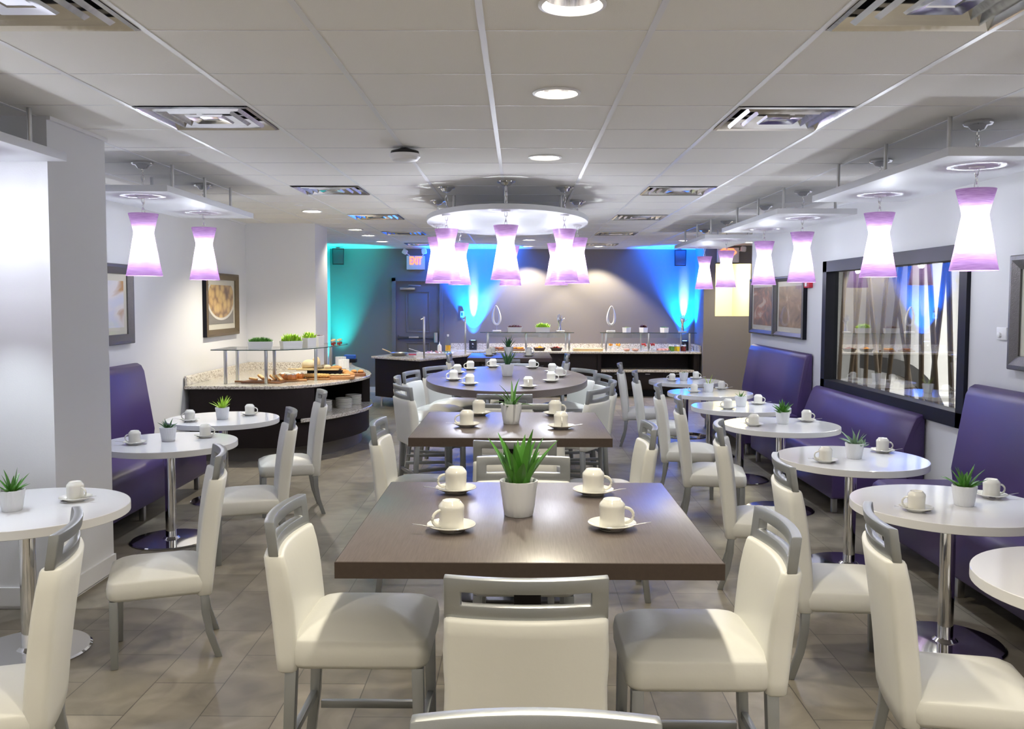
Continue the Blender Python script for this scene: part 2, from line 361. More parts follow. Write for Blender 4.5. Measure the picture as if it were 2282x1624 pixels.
struct(B().box(-4.2, 7.7, YN-.4, 19.2, CEIL+.35, CEIL+.45).build('ceiling_slab', 'grille', flat=True))
for i in range(-5, 13):
    x = GX+i*T; gb.box(x-.012, x+.012, YN, 19, CEIL-.003, CEIL+.004)
for j in range(-8, 27):
    y = GY+j*T; gb.box(XL, 7.4, y-.003, y+.003, CEIL-.0022, CEIL+.004)
struct(gb.build('trim_1', 'tbar', flat=True))
struct(B().box(XL, XL+.02, YN, 4.67, CEIL-.02, CEIL).box(XL, XL+.02, 5.32, 11.1, CEIL-.02, CEIL).box(XR-.02, XR, YN, 12.15, CEIL-.02, CEIL).box(-2.5, -2.48, 4.67, 5.32, CEIL-.02, CEIL)
       .box(XL, 3.2, YB-.02, YB, CEIL-.02, CEIL).build('trim_2', 'tbar', flat=True))

# air diffusers: nested sloping frames
def make_vent(hole_dark):
    t = thing('ceiling_vent', '', 'vent')
    h = T/2-.012
    def sq(a, z): return [(-a, -a, z), (a, -a, z), (a, a, z), (-a, a, z)]
    B().loft([sq(h, -.006), sq(h-.014, -.012), sq(h-.018, -.004), sq(h-.06, .05)], False, False).build('frame', 'vent', t, ang=20)
    for a in (.215, .155):
        B().loft([sq(a+.014, .004), sq(a, -.012), sq(a-.006, -.006), sq(a-.05, .05)], False, False).build('louver', 'vent', t, ang=20)
    B().loft([sq(.10, -.004), sq(.092, -.014), sq(.05, -.004), sq(.045, 0)], False, True).build('centre_plate', 'vent', t, ang=20)
    B().box(-h, h, -h, h, .16, .165).build('duct', 'grille', t)
    B().loft([sq(h-.03, .05), sq(h-.03, .16)], False, False).build('duct_wall', 'dark_metal', t)
    return t
rowname = {-1: 'nearest the camera', 2: 'just behind the nearest one', 7: 'third from the camera', 11: 'fourth from the camera', 15: 'fifth from the camera', 19: 'farthest, by the back wall'}
for (i, j) in VC:
    place('vent', lambda: make_vent(0), (GX+(i+.5)*T, GY+(j+.5)*T, CEIL), 0, 'square silver air vent in the %s ceiling row, %s' % ('left' if i < 0 else 'right', rowname[j]), 'square ceiling air vents')
# recessed lamps
def make_down():
    t = thing('recessed_light', '', 'ceiling light')
    n = 32
    B().lathe([(.112, -.001), (.112, -.006), (.10, -.009), (.092, -.002), (.092, .02)], n, cap0=False, cap1=False).build('trim_ring', 'white', t)
    B().lathe([(.094, .0), (.088, .06), (.07, .12), (.05, .14)], n, cap0=False, cap1=False).build('reflector', 'vent', t)
    B().lathe([(.001, .128), (.055, .128), (.055, .14), (.001, .14)], 20).build('lamp', 'lampglow', t)
    return t
dl = ['above the nearest dark table', 'above the gap behind the nearest table', 'above the second dark table, before the white disc', 'large glow near the left framed pictures', 'first of three in the row near the teal corner',
      'second of three in the row near the teal corner', 'last of three in the row near the teal corner', 'just behind the white disc', 'close to the back wall behind the centre table',
      'close to the back wall between the glass guards', 'beyond the right lamps near the blue corner']
for k, (x, y, p) in enumerate(DOWN):
    place('down', make_down, (x, y, CEIL), 0, 'round recessed ceiling light '+(dl[k] if k < len(dl) else 'added out of view for its light'), 'recessed ceiling lights' if k < len(dl) else 'added recessed lights out of view')
def make_disk():
    return tag(B().lathe([(.001, -.008), (.036, -.008), (.042, -.003), (.042, 0), (.001, 0)], 24).build('sprinkler_cover', 'white'), '', 'sprinkler cover')
for k, (x, y, l) in enumerate([(-2.23, 5.87, 'left of the near left vent'), (-2.25, 8.98, 'beside the left ceiling light'), (2.75, 6.1, 'behind the second right lamp'), (2.78, 9.1, 'beside the third right lamp row'),
                               (2.54, 12.75, 'above the farthest right panel'), (-2.24, 12.5, 'between the small left lights')]):
    place('disk', make_disk, (x, y, CEIL), 0, 'small round white ceiling cover '+l, 'ceiling covers')

# ------------------------------------------------------------------ door, signs, speakers on the back wall
dr = struct(thing('door_1', 'x', 'door', (-1.86, YB, 0)))
del dr['label'], dr['category']
fr = B()
for x0, x1, z0, z1 in ((-.47, -.40, 0, 2.10), (.40, .47, 0, 2.10), (-.47, .47, 2.04, 2.10)): fr.box(x0, x1, -.03, .12, z0, z1)
fr.build('door_frame', 'door', dr)
lf = B().box(-.40, .40, .03, .07, .01, 2.04); lf.build('door_leaf', 'door', dr)
for z0, z1 in ((1.10, 1.86), (.2, .92)):
    q = B()
    for (x0, x1, a, b_) in ((-.22, -.20, z0, z1), (.20, .22, z0, z1), (-.22, .22, z0, z0+.02), (-.22, .22, z1-.02, z1)): q.box(x0, x1, .018, .032, a, b_)
    q.box(-.17, .17, .024, .032, z0+.05, z1-.05)
    q.build('moulding', 'door', dr, bev=.004)
B().box(-.32, -.05, -.02, .03, 1.885, 1.925).tube([(-.17, .0, 1.93), (-.16, -.04, 1.97), (.06, -.02, 1.955)], .008).build('door_closer', 'steel', dr, bev=.003)
B().box(-.37, .37, -.03, .0, .985, 1.03).box(-.37, -.34, .0, .03, .97, 1.05).build('push_bar', 'dark_metal', dr, bev=.004)
B().box(-.16, .02, -.045, -.03, 1.0, 1.03).build('push_plate', 'steel', dr, bev=.002)
B().loft([rring(.07, .06, .02, z) for z in (.92, 1.10)]).build('latch_case', 'steel', dr, loc=(.335, -.02, 0))

def text(name, body, size, m, parent, loc, rx=90, sx=1, ext=.004, bold=0):
    c = bpy.data.curves.new(name, 'FONT'); c.body = body; c.size = size; c.extrude = ext; c.align_x = 'CENTER'; c.align_y = 'CENTER'; c.offset = bold; c.resolution_u = 3
    c.materials.append(M[m]); tmp = bpy.data.objects.new('tmp', c); C.objects.link(tmp)
    me = bpy.data.meshes.new_from_object(tmp.evaluated_get(bpy.context.evaluated_depsgraph_get())); bpy.data.objects.remove(tmp)
    o = bpy.data.objects.new(name, me); C.objects.link(o); o.parent = parent; o.location = loc; o.rotation_euler = (R(rx), 0, 0); o.scale = (sx, 1, 1); return o
def lamp_head(parent, x, z, tilt):
    b_ = B().loft([rring(.085, .085, .02, 0), rring(.095, .095, .025, .05), rring(.07, .07, .02, .065)])
    b_.xf(Matrix.Translation((x, -.05, z)) @ Matrix.Rotation(tilt, 4, 'Y') @ Matrix.Rotation(R(90), 4, 'X')); b_.build('lamp_head', 'white', parent)
ex = thing('exit_sign', 'white exit sign with lit red letters and two lamp heads above the grey door', 'sign', (-1.888, YB, 0))
B().box(-.165, .165, -.06, 0, 2.25, 2.50).build('housing', 'white', ex, bev=.006)
text('lettering', 'EXIT', .20, 'exitred', ex, (0, -.063, 2.405), sx=.55, ext=.003, bold=.004)
lamp_head(ex, -.19, 2.57, .5); lamp_head(ex, .16, 2.575, -.1)
B().tube([(-.11, -.03, 2.5), (-.17, -.05, 2.55)], .01).tube([(.12, -.03, 2.5), (.16, -.05, 2.55)], .01).build('bracket', 'white', ex)
ex = thing('exit_sign', 'exit sign with red letters and chevrons behind the far right lamps', 'sign', (3.60, YT, 0))
B().box(-.185, .185, -.06, 0, 2.36, 2.61).build('housing', 'white', ex, bev=.006)
text('lettering', '<EXIT>', .19, 'exitred', ex, (-.01, -.063, 2.52), sx=.5, ext=.003, bold=.004)
lamp_head(ex, .25, 2.585, .1)
B().tube([(.18, -.03, 2.55), (.25, -.04, 2.57)], .01).build('bracket', 'white', ex)

def speaker(x, y, z, rz, label, m='plastic_black'):
    t = thing('wall_speaker', label, 'speaker', (x, y, z), rz, 'black wall speakers')
    B().loft([rring(.20, .14, .02, 0), rring(.21, .17, .02, .29)]).build('cabinet', 'plastic_black', t)
    B().box(-.09, .09, -.09, -.08, .02, .27).build('grille', 'grille', t, bev=.004)
    B().box(-.03, .03, .07, .14, .1, .2).build('bracket', 'dark_metal', t)
speaker(-3.28, YB-.16, 2.33, .25, 'black wall speaker on the teal-lit corner beside the left wall end')
speaker(2.90, YB-.15, 2.32, -.15, 'black wall speaker on the blue-lit wall at the right')
ts = thing('thermostat', 'small pale blue thermostat on the back wall beside the tall post', 'thermostat', (-1.045, YB, 1.44))
B().box(-.035, .035, -.025, 0, -.055, .055).build('body', 'lcd', ts, bev=.004); B().box(-.02, .016, -.028, -.024, -.03, .03).build('screen', 'grille', ts)
sw = thing('occupancy_dial', 'white wall dial switch between the window and right picture frame', 'switch', (XR, 5.82, 1.475))
B().box(-.016, 0, -.06, .06, -.042, .042).build('plate', 'white', sw, bev=.004)
B().lathe([(.018, 0), (.018, .012), (.012, .016)], 20).xf(Matrix.Rotation(R(-90), 4, 'Y')).build('dial', 'white', sw, loc=(-.016, .015, -.01))
fa = thing('fire_alarm', 'red fire alarm on the right wall behind the third lamp', 'fire alarm', (XR, 9.70, 1.91))
B().box(-.045, 0, -.09, .09, -.075, .075).build('housing', 'redplastic', fa, bev=.008); B().box(-.055, -.045, -.03, .03, -.06, -.02).build('strobe', 'white', fa, bev=.004)
ap = thing('ceiling_sensor', 'round white and black device hanging under a ceiling grid bar', 'device', (-.73, 5.63, CEIL))
B().lathe([(.02, 0), (.05, -.012), (.088, -.022), (.092, -.04), (.001, -.04)], 32).build('mount', 'plastic_black', ap)
B().lathe([(.097, -.04), (.098, -.058), (.08, -.078), (.04, -.086), (.001, -.087)], 32).build('cover', 'white', ap)

# ------------------------------------------------------------------ pendants, panels and disc
PB = 2.41
def chain(z0, z1, parent, sway=0):
    b_ = B(); n = max(2, round((z1-z0)/.038)); st = (z1-z0)/n
    for k in range(n):
        zc = z0+st*(k+.5); a = (k % 2)*R(90); hl = st*.72; pts = []
        for q in range(11):
            u = 2*PI*q/10; w_ = .0105*math.cos(u); pts.append((w_*math.cos(a)+sway*(zc-z0), w_*math.sin(a), zc+hl*math.sin(u)))
        b_.tube(pts, .0028, 6, cap=False)
    return b_.build('chain', 'chrome', parent)
def make_pendant():
    t = thing('pendant_lamp', '', 'pendant lamp')   # origin at the ceiling
    B().lathe([(.072, 0), (.075, -.012), (.07, -.02), (.05, -.024), (.034, -.045), (.012, -.052)], 28).build('canopy', 'chrome', t)
    chain(2.345-CEIL-.06, -.05, t)
    B().lathe([(.001, PB-CEIL-.001), (.04, PB-CEIL-.001), (.036, PB-CEIL-.012), (.001, PB-CEIL-.014)], 24).build('grommet', 'white', t)
    zt = 2.288-CEIL; zb = 1.852-CEIL; zw = zt-.137
    prof = [(.101, zt), (.092, zt-.035), (.080, zt-.08), (.069, zt-.122), (.067, zw), (.070, zw-.02), (.084, zw-.10), (.102, zw-.20), (.122, zb)]
    B().lathe(prof[:5], 40, cap0=False, cap1=False).build('upper_shade', 'shade_light_cut', t)
    B().lathe(prof[4:], 40, cap0=False, cap1=False).build('lower_shade', 'shade', t)
    B().lathe([(.012, zt-.02), (.012, zt-.10), (.043, zw+.002), (.043, zw-.006), (.014, zw-.03), (.001, zw-.03)], 20).build('socket_light_stop', 'white', t)  # flange added to the socket blocks light, leaving a bright ring above
    B().tube([(-.095, 0, zt-.003), (.095, 0, zt-.003)], .002, 6).tube([(0, -.095, zt-.003), (0, .095, zt-.003)], .002, 6).build('spider', 'chrome', t)
    B().lathe([(.001, zw-.031), (.014, zw-.04), (.024, zw-.075), (.024, zw-.10), (.014, zw-.122), (.001, zw-.128)], 14).build('bulb', 'bulb', t)
    return t
def pendant(x, y, label, group):
    return place('pend', make_pendant, (x, y, CEIL), 0, label, group)
# the bulb's emission strength from its power and area
_barea = 2*PI*.022*.09
M['bulb'].node_tree.nodes['Principled BSDF'].inputs['Emission Strength'].default_value = P_BULB/(_barea*PI)

def ring_mark(b_, x, y): pass
def panel(x0, x1, y0, y1, label, group, rods):
    t = thing('floating_canopy', label, 'ceiling panel', ((x0+x1)/2, (y0+y1)/2, PB), 0, group)
    w_, h_ = (x1-x0)/2, (y1-y0)/2
    B().box(-w_, w_, -h_, h_, 0, .045).build('board', 'panel', t, bev=.003)
    for rx, ry in rods:
        B().lathe([(.012, .045), (.012, CEIL-PB)], 14).build('rod', 'steel', t, loc=(rx, ry, 0))
RO = lambda hy: [(-.22, -hy), (.22, -hy), (-.22, hy), (.22, hy), (-.22, 0)]
panel(2.14, 2.80, 1.55, 3.60, 'white hanging panel beyond the right edge, nearest of the right row', 'right hanging panels', RO(.8))
panel(2.14, 2.80, 4.45, 6.49, 'large white hanging panel holding the two nearest right lamps', 'right hanging panels', RO(.8))
panel(2.14, 2.80, 7.35, 9.36, 'white hanging panel in the middle of the right row', 'right hanging panels', RO(.8))
panel(2.14, 2.80, 10.2, 12.2, 'white hanging panel farthest back in the right row', 'right hanging panels', RO(.8))
panel(-3.02, -2.39, 2.70, 4.66, 'white hanging panel cut by the left edge, before the grey pillar', 'left hanging panels', RO(.8))
panel(-3.02, -2.37, 5.93, 7.85, 'white hanging panel behind the grey pillar holding two lamps', 'left hanging panels', [(-.22, -.72), (.2, -.55), (.2, .1), (-.22, .1), (.2, .72)])
GP = 'purple and white pendant lamps'
for x, y, l in [(2.46, 4.79, 'nearest and largest purple pendant lamp at the right'), (2.46, 6.06, 'second purple pendant lamp from the right edge, before the window'), (2.47, 7.73, 'third right purple pendant lamp, in front of the framed pictures'),
                (2.47, 8.92, 'fourth right purple pendant lamp, overlapping the picture corner'), (2.475, 10.57, 'purple pendant lamp hanging in front of the cream opening'), (2.495, 11.9, 'farthest right purple pendant lamp, against the blue wall'),
                (-2.65, 6.2, 'left purple pendant lamp nearer the grey pillar'), (-2.645, 7.375, 'left purple pendant lamp overlapping the potato picture'),
                (2.46, 1.95, 'purple pendant lamp out of frame above the near right seats'), (-2.68, 3.15, 'purple pendant lamp out of frame above the near left table'), (-2.68, 4.25, 'purple pendant lamp out of frame beside the pillar')]:
    pendant(x, y, l, GP)
# oval disc
DX, DY, DA, DBb = -.113, 8.43, .76, 1.42
t = thing('floating_canopy', 'white oval ceiling disc hanging above the dark oval table', 'ceiling panel', (DX, DY, PB))
B().prism([(DA*math.cos(2*PI*k/72), DBb*math.sin(2*PI*k/72)) for k in range(72)], 0, .045, .003).build('board', 'panel', t, ang=30)
for rx, ry in ((0, -1.15), (-.49, -.3), (.49, -.3), (0, 1.1)):
    B().lathe([(.014, .045), (.014, CEIL-PB)], 14).build('rod', 'steel', t, loc=(rx, ry, 0))
for x, y, l in [(-.11, 7.10, 'front centre'), (-.62, 7.48, 'front left'), (.38, 7.48, 'front right'), (-.84, 8.45, 'outer left'), (.58, 8.50, 'outer right'), (-.63, 9.30, 'rear left'), (-.10, 9.75, 'rear centre'), (.39, 9.30, 'rear right')]:
    x = max(min(x, DX+.67), DX-.67)
    pendant(x, y, 'purple pendant lamp under the oval disc, %s of the ring' % l, 'pendant lamps under the oval disc')

# ------------------------------------------------------------------ chairs
def back_curve(x, hw, c): return c*(x/hw)**2
def upholstered_back(w_, zb, zt, y0, lean, th, curve):
    rings = []; n = 9; zs = [zb+(zt-zb)*k/(n-1) for k in range(n)]
    def ring(z, wi, ti, ex=0):
        u = (z-zb)/(zt-zb); yy = y0-lean*u**1.3; out = []
        for x, y in rr(wi, ti, ti*.30, 4):
            out.append((x, y+yy+back_curve(x, w_/2, curve*(.35+.65*u))+.006*math.sin(u*PI)*(1 if y > 0 else -.4), z+ex))
        return out
    rings.append(ring(zb, w_-.018, th-.018, .0)); rings.append(ring(zb, w_-.004, th-.004, .007))
    for k, z in enumerate(zs[1:-1]): rings.append(ring(z, w_+.004*math.sin(k*1.7), th))
    rings.append(ring(zt, w_-.004, th-.003, -.011)); rings.append(ring(zt, w_-.014, th-.012, -.002)); rings.append(ring(zt, w_-.03, th-.028, 0))
    # densify along x is given by rounded corners only: add midpoints for the curve
    def dense(rg):
        out = []
        for i, p in enumerate(rg):
            q = rg[(i+1) % len(rg)]; out.append(p); L_ = math.dist(p, q)
            if L_ > .15:
                for k in range(1, 8):
                    f_ = k/8; x = p[0]*(1-f_)+q[0]*f_; yb = p[1]*(1-f_)+q[1]*f_; cu = back_curve(p[0], w_/2, 1); out.append((x, yb, p[2], cu, f_))
        return out
    res = []
    for rg, z in zip(rings, [zb, zb]+zs[1:-1]+[zt, zt, zt]):
        u = (z-zb)/(zt-zb); c_ = curve*(.35+.65*u); o_ = []
        for p in dense(rg):
            if len(p) == 5: o_.append((p[0], p[1]-(p[3]-back_curve(p[0], w_/2, 1))*c_, p[2]))
            else: o_.append(p)
        res.append(o_)
    return B().loft(res)
def rail_mesh(w_, z0, z1, y0, y1, th, curve):
    xs = [-w_/2, -w_/2+.012] + [-w_/2+.045+(w_-.09)*k/12 for k in range(13)] + [w_/2-.012, w_/2]
    H_ = z1-z0; zs = [z0, z0+H_*.35, z0+H_*.66, z1]
    def P(i, k, s): 
        x = xs[i]; z = zs[k]; u = (z-z0)/H_; return (x, y0+(y1-y0)*u+back_curve(x, w_/2, curve)+s*th/2, z)
    b_ = B(); nx = len(xs)-1
    filled = lambda i, k: 0 <= i < nx and 0 <= k < 3 and not (k == 1 and 2 <= i < nx-2)
    idx = {}
    def V(i, k, s):
        if (i, k, s) not in idx: idx[(i, k, s)] = len(b_.v); b_.v.append(P(i, k, s))
        return idx[(i, k, s)]
    for i in range(nx):
        for k in range(3):
            if not filled(i, k): continue
            b_.f.append((V(i, k, -1), V(i+1, k, -1), V(i+1, k+1, -1), V(i, k+1, -1))); b_.f.append((V(i, k, 1), V(i, k+1, 1), V(i+1, k+1, 1), V(i+1, k, 1)))
            if not filled(i-1, k): b_.f.append((V(i, k, 1), V(i, k, -1), V(i, k+1, -1), V(i, k+1, 1)))
            if not filled(i+1, k): b_.f.append((V(i+1, k, -1), V(i+1, k, 1), V(i+1, k+1, 1), V(i+1, k+1, -1)))
            if not filled(i, k-1): b_.f.append((V(i, k, 1), V(i+1, k, 1), V(i+1, k, -1), V(i, k, -1)))
            if not filled(i, k+1): b_.f.append((V(i, k+1, -1), V(i+1, k+1, -1), V(i+1, k+1, 1), V(i, k+1, 1)))
    return b_
def seat_mesh(w_, d, zb, zs, crown):
    L_ = [(zb, .03), (zb+.004, .01), (zb+.02, .0), (zs-.03, -.002), (zs-.006, .002), (zs, .0035), (zs+.004, .006), (zs+.012, .02), (zs+crown*.45, .040), (zs+crown*.70, .075), (zs+crown*.90, .12), (zs+crown, .18)]
    return B().loft([rring(w_-2*i, d-2*i, max(.045-i*.2, .012), z) for z, i in L_])
def leg(pts, a, taper=.8):
    n = len(pts); rings = []
    for k, (x, y, z) in enumerate(pts):
        h_ = a/2*(1-(1-taper)*k/(n-1)); rings.append([(x-h_, y-h_, z), (x+h_, y-h_, z), (x+h_, y+h_, z), (x-h_, y+h_, z)])
    return B().loft(rings)
# front of a chair is +y; origin on the floor under the seat centre
def make_chair():
    t = thing('dining_chair', '', 'chair')
    seat_mesh(.42, .43, .31, .398, .054).build('seat', 'vinyl', t, loc=(0, .03, 0), ang=50)
    upholstered_back(.41, .30, .85, -.185, .075, .068, .032).build('backrest', 'vinyl', t, ang=55)
    rail_mesh(.405, .845, .955, -.262, -.278, .030, .032).build('top_rail', 'silver', t, bev=.004)
    for s in (-1, 1):
        leg([(s*.18, .215, .315), (s*.18, .217, .0)], .038).build('leg', 'silver', t, bev=.003)
        leg([(s*.18, -.175, .31), (s*.18, -.178, .22), (s*.182, -.195, .12), (s*.185, -.235, .0)], .038).build('leg', 'silver', t, bev=.003)
    return t
def make_stool():
    t = thing('counter_stool', '', 'stool')
    seat_mesh(.43, .45, .492, .588, .060).build('seat', 'vinyl', t, loc=(0, .035, 0), ang=50)
    upholstered_back(.43, .482, .868, -.205, .055, .070, .030).build('backrest', 'vinyl', t, ang=55)
    rail_mesh(.425, .862, .974, -.262, -.275, .032, .030).build('top_rail', 'silver', t, bev=.004)
    for s in (-1, 1):
        leg([(s*.185, .225, .497), (s*.187, .232, .0)], .038, .85).build('leg', 'silver', t, bev=.003)
        leg([(s*.185, -.185, .492), (s*.186, -.195, .25), (s*.19, -.225, .0)], .038, .85).build('leg', 'silver', t, bev=.003)
        B().box(-.011, .011, -.175, .215, .185, .212).build('stretcher', 'silver', t, loc=(s*.187, 0, 0), bev=.002)
    B().box(-.17, .17, -.011, .011, .23, .257).build('stretcher', 'silver', t, loc=(0, .229, 0), bev=.002)
    B().box(-.17, .17, -.011, .011, .23, .257).build('stretcher', 'silver', t, loc=(0, -.197, 0), bev=.002)
    return t
# from the middle of the back's top and the facing direction (degrees, 0 = +x, 90 = away from the camera)
def chair_at(kind, bx, by, face, label, group):
    off = .27; a = R(face); x = bx+off*math.cos(a); y = by+off*math.sin(a)
    return place(kind, make_chair if kind == 'chair' else make_stool, (x, y, 0), a-PI/2, label, group)
GC = 'white dining chairs at the small tables'
for x, y, f, l in [(1.215, 2.985, -11, 'white dining chair nearest at the right, cut by the right edge'),
                   (1.20, 4.03, -6, 'white dining chair second from the front in the right row'),
                   (1.19, 5.25, -14, 'white dining chair third from the front in the right row'),
                   (1.20, 6.67, -10, 'white dining chair fourth from the front in the right row'),
                   (1.20, 7.67, -12, 'white dining chair fifth from the front in the right row'),
                   (1.19, 9.10, -8, 'white dining chair sixth from the front in the right row'),
                   (1.17, 10.3, -8, 'white dining chair farthest back in the right row'),
                   (-1.475, 2.86, 198, 'white dining chair nearest at the left, cut by the left edge'),
                   (-1.45, 4.24, 201, 'white dining chair before the grey pillar at the left'),
                   (-1.50, 5.80, 199, 'white dining chair at the middle left table'),
                   (-1.57, 7.03, 199, 'white dining chair at the left table nearest the bread buffet')]:
    chair_at('chair', x, y, f, l, GC)
GS = 'white counter stools at the dark tables'
for x, y, f, l in [(-.82, 2.965, 0, 'white stool at the left side of the nearest dark table'), (.86, 2.815, 180, 'white stool at the right side of the nearest dark table'),
                   (.02, 2.20, 90, 'white stool centred in front of the nearest dark table'), (.02, 3.98, 270, 'white stool at the far side of the nearest dark table'),
                   (.03, 1.475, 270, 'stool top rail cut by the bottom edge, centre foreground'),
                   (-.85, 5.13, 0, 'white stool at the left side of the second dark table'), (.77, 5.02, 180, 'white stool at the right side of the second dark table'),
                   (-.02, 4.40, 90, 'white stool in front of the second dark table'), (.10, 6.02, 270, 'white stool at the far side of the second dark table'),
                   (-1.0, 7.31, 26, 'white stool front left at the oval table'), (-1.15, 8.14, 6, 'white stool second from the front, left of the oval table'),
                   (-1.11, 8.80, -14, 'white stool third from the front, left of the oval table'), (-.93, 9.46, -30, 'white stool rear left at the oval table'),
                   (.67, 7.09, 152, 'white stool front right at the oval table'), (.85, 7.78, 176, 'white stool second from the front, right of the oval table'),
                   (.84, 8.42, 192, 'white stool third from the front, right of the oval table'), (.70, 9.16, 212, 'white stool rear right at the oval table'),
                   (-.11, 6.62, 90, 'white stool at the near end of the oval table'), (-.10, 9.98, 270, 'white stool at the far end of the oval table'),
                   (-.96, 11.75, 0, 'white stool left of the farthest dark table'), (.66, 11.75, 180, 'white stool right of the farthest dark table'),
                   (-.20, 10.62, 90, 'white stool in front of the farthest dark table')]:
    chair_at('stool', x, y, f, l, GS)

# ------------------------------------------------------------------ tables
HT, LT = .966, .695
def make_square():
    t = thing('square_table', '', 'table')
    B().box(-.533, .533, -.533, .533, HT-.048, HT).build('tabletop', 'tabletop', t, bev=.002)
    B().loft([[(a*sx, a*sy, z) for sx, sy in ((-1, -1), (1, -1), (1, 1), (-1, 1))] for a, z in ((.5335, HT-.0475), (.535, HT-.047), (.535, HT-.002), (.5335, HT-.0015))], False, False).build('edge_band', 'table_edge', t)
    B().box(-.045, .045, -.045, .045, .02, HT-.07).build('column', 'espresso', t, bev=.002)
    B().box(-.25, .25, -.25, .25, HT-.07, HT-.048).build('top_plate', 'dark_metal', t)
    B().box(-.29, .29, -.29, .29, 0, .018).build('base_plate', 'dark_metal', t, bev=.004)
    return t
for x, y, l in [(.03, 2.90, 'nearest dark wood square table with four cups'), (-.045, 5.09, 'second dark wood square table, between nearest and oval tables'), (-.12, 11.55, 'farthest dark wood square table, lit blue at its left')]:
    place('sq', make_square, (x, y, 0), 0, l, 'dark square tables')
OX, OY = -.115, 8.30
t = thing('oval_table', 'large dark oval table set with ten white cups', 'table', (OX, OY, 0))
B().prism([(.755*math.cos(2*PI*k/80), 1.38*math.sin(2*PI*k/80)) for k in range(80)], HT-.06, HT, .002).build('tabletop', 'tabletop', t, ang=30)
for y in (-.6, .6):
    B().box(-.06, .06, y-.06, y+.06, .02, HT-.06).build('column', 'espresso', t, bev=.002); B().box(-.3, .3, y-.3, y+.3, 0, .018).build('base_plate', 'dark_metal', t, bev=.004)
def make_round():
    t = thing('round_table', '', 'table')
    B().lathe([(.455, LT-.042), (.457, LT-.040), (.457, LT-.002)], 64, cap1=False).build('edge_band', 'edge', t)
    B().lathe([(.457, LT-.002), (.455, LT), (.001, LT)], 64, cap0=False).build('tabletop', 'laminate', t)
    B().lathe([(.036, .014), (.036, LT-.042)], 28).build('pedestal', 'chrome', t)
    B().lathe([(.10, LT-.052), (.10, LT-.042)], 24).build('top_plate', 'dark_metal', t)
    B().lathe([(.27, 0), (.272, .006), (.262, .012), (.06, .016), (.045, .03), (.036, .03)], 56).build('base_disc', 'chrome', t, ang=25)
    return t
TR = [(2.11, 3.07), (2.11, 4.27), (2.11, 5.54), (2.11, 7.04), (2.09, 8.25), (2.08, 9.54), (2.08, 10.93)]
TLb = [(-2.34, 4.10), (-2.44, 6.06), (-2.48, 7.29)]
rn = ['cut by the right edge, without cups', 'second from the front in the right row', 'third from the front in the right row', 'fourth from the front in the right row', 'fifth from the front in the right row', 'sixth from the front in the right row', 'farthest back in the right row']
for (x, y), l in zip(TR, rn): place('rt', make_round, (x, y, 0), 0, 'round white table '+l, 'round white tables')
for (x, y), l in zip(TLb, ['cut by the left edge', 'in the middle of the left row, beside the purple bench', 'in the left row nearest the bread buffet']): place('rt', make_round, (x, y, 0), 0, 'round white table '+l, 'round white tables')

# cups, saucers, spoons
def make_saucer():
    return tag(B().lathe([(.001, 0), (.040, 0), (.044, .004), (.062, .012), (.076, .019), (.0765, .021), (.075, .022), (.058, .0145), (.042, .008), (.001, .007)], 36).build('saucer', 'china'), '', 'saucer')
def make_cup():
    t = thing('coffee_cup', '', 'cup')
    B().lathe([(.0385, .0), (.0400, .001), (.0400, .006), (.0390, .03), (.0402, .058), (.0410, .066), (.0395, .073), (.031, .083), (.0285, .086), (.0275, .0875), (.025, .0865), (.023, .083), (.001, .0825)], 36).build('body', 'china', t, ang=60)
    pts = []
    for k in range(13):
        a = R(-100+200*k/12); pts.append((.039+.027*max(math.cos(a), -.25)+.001, 0, .036+.024*math.sin(a)))
    B().tube(pts, [.0048]*13, 8).build('handle', 'china', t)
    return t
def make_spoon():
    b_ = B(); pts = [(-.055, 0, .010), (-.03, 0, .009), (.0, 0, .012), (.035, 0, .018), (.07, 0, .023)]
    n = len(pts); rings = []
    prof = [(-.062, .002, .0115), (-.058, .008, .010), (-.048, .0125, .0085), (-.036, .0115, .0085), (-.026, .005, .010), (-.015, .0025, .012), (.02, .0024, .0185), (.06, .0036, .0255), (.078, .0042, .0275), (.082, .0020, .0278)]
    for x, w_, z in [(q[0]*1.12, q[1]*1.1, q[2]) for q in prof]: rings.append([(x, -w_, z), (x, 0, z-.0016), (x, w_, z), (x, 0, z+.0012)])
    return tag(b_.loft(rings).build('teaspoon', 'steel', ang=60), '', 'spoon')
def setting(x, y, z, h_ang, s_ang, where, group, spoon=True):
    place('saucer', make_saucer, (x, y, z), 0, 'white saucer '+where, 'saucers '+group)
    place('cup', make_cup, (x, y, z+.0075), R(h_ang), 'upturned white cup '+where, 'cups '+group)
    if spoon:
        a = R(s_ang); off = .045   # the spoon lies beside the cup on its front side
        o = place('spoon', make_spoon, (x+.026*math.cos(a), y-.047, z+.0028), a, 'teaspoon on the saucer '+where, 'spoons '+group)
for (x, y, h, s, l) in [(-.21, 2.70, 215, 176, 'front left on the nearest dark table'), (-.235, 3.245, 185, 176, 'rear left on the nearest dark table'),
                        (.276, 3.22, 0, 6, 'rear right on the nearest dark table'), (.294, 2.73, -2, 6, 'front right on the nearest dark table')]:
    setting(x, y, HT, h, s, l, 'on the nearest dark table')
for (x, y, h, s, l) in [(-.297, 4.96, 185, 185, 'front left on the second dark table'), (-.252, 5.47, 100, 10, 'rear left on the second dark table'),
                        (.226, 5.46, 5, 5, 'rear right on the second dark table'), (.236, 4.90, -88, 5, 'front right on the second dark table')]:
    setting(x, y, HT, h, s, l, 'on the second dark table')
ovn = ['near left end', 'left, second from the near end', 'left, middle', 'left, second from the far end', 'far left end', 'far right end', 'right, second from the far end', 'right, middle', 'right, second from the near end', 'near right end']
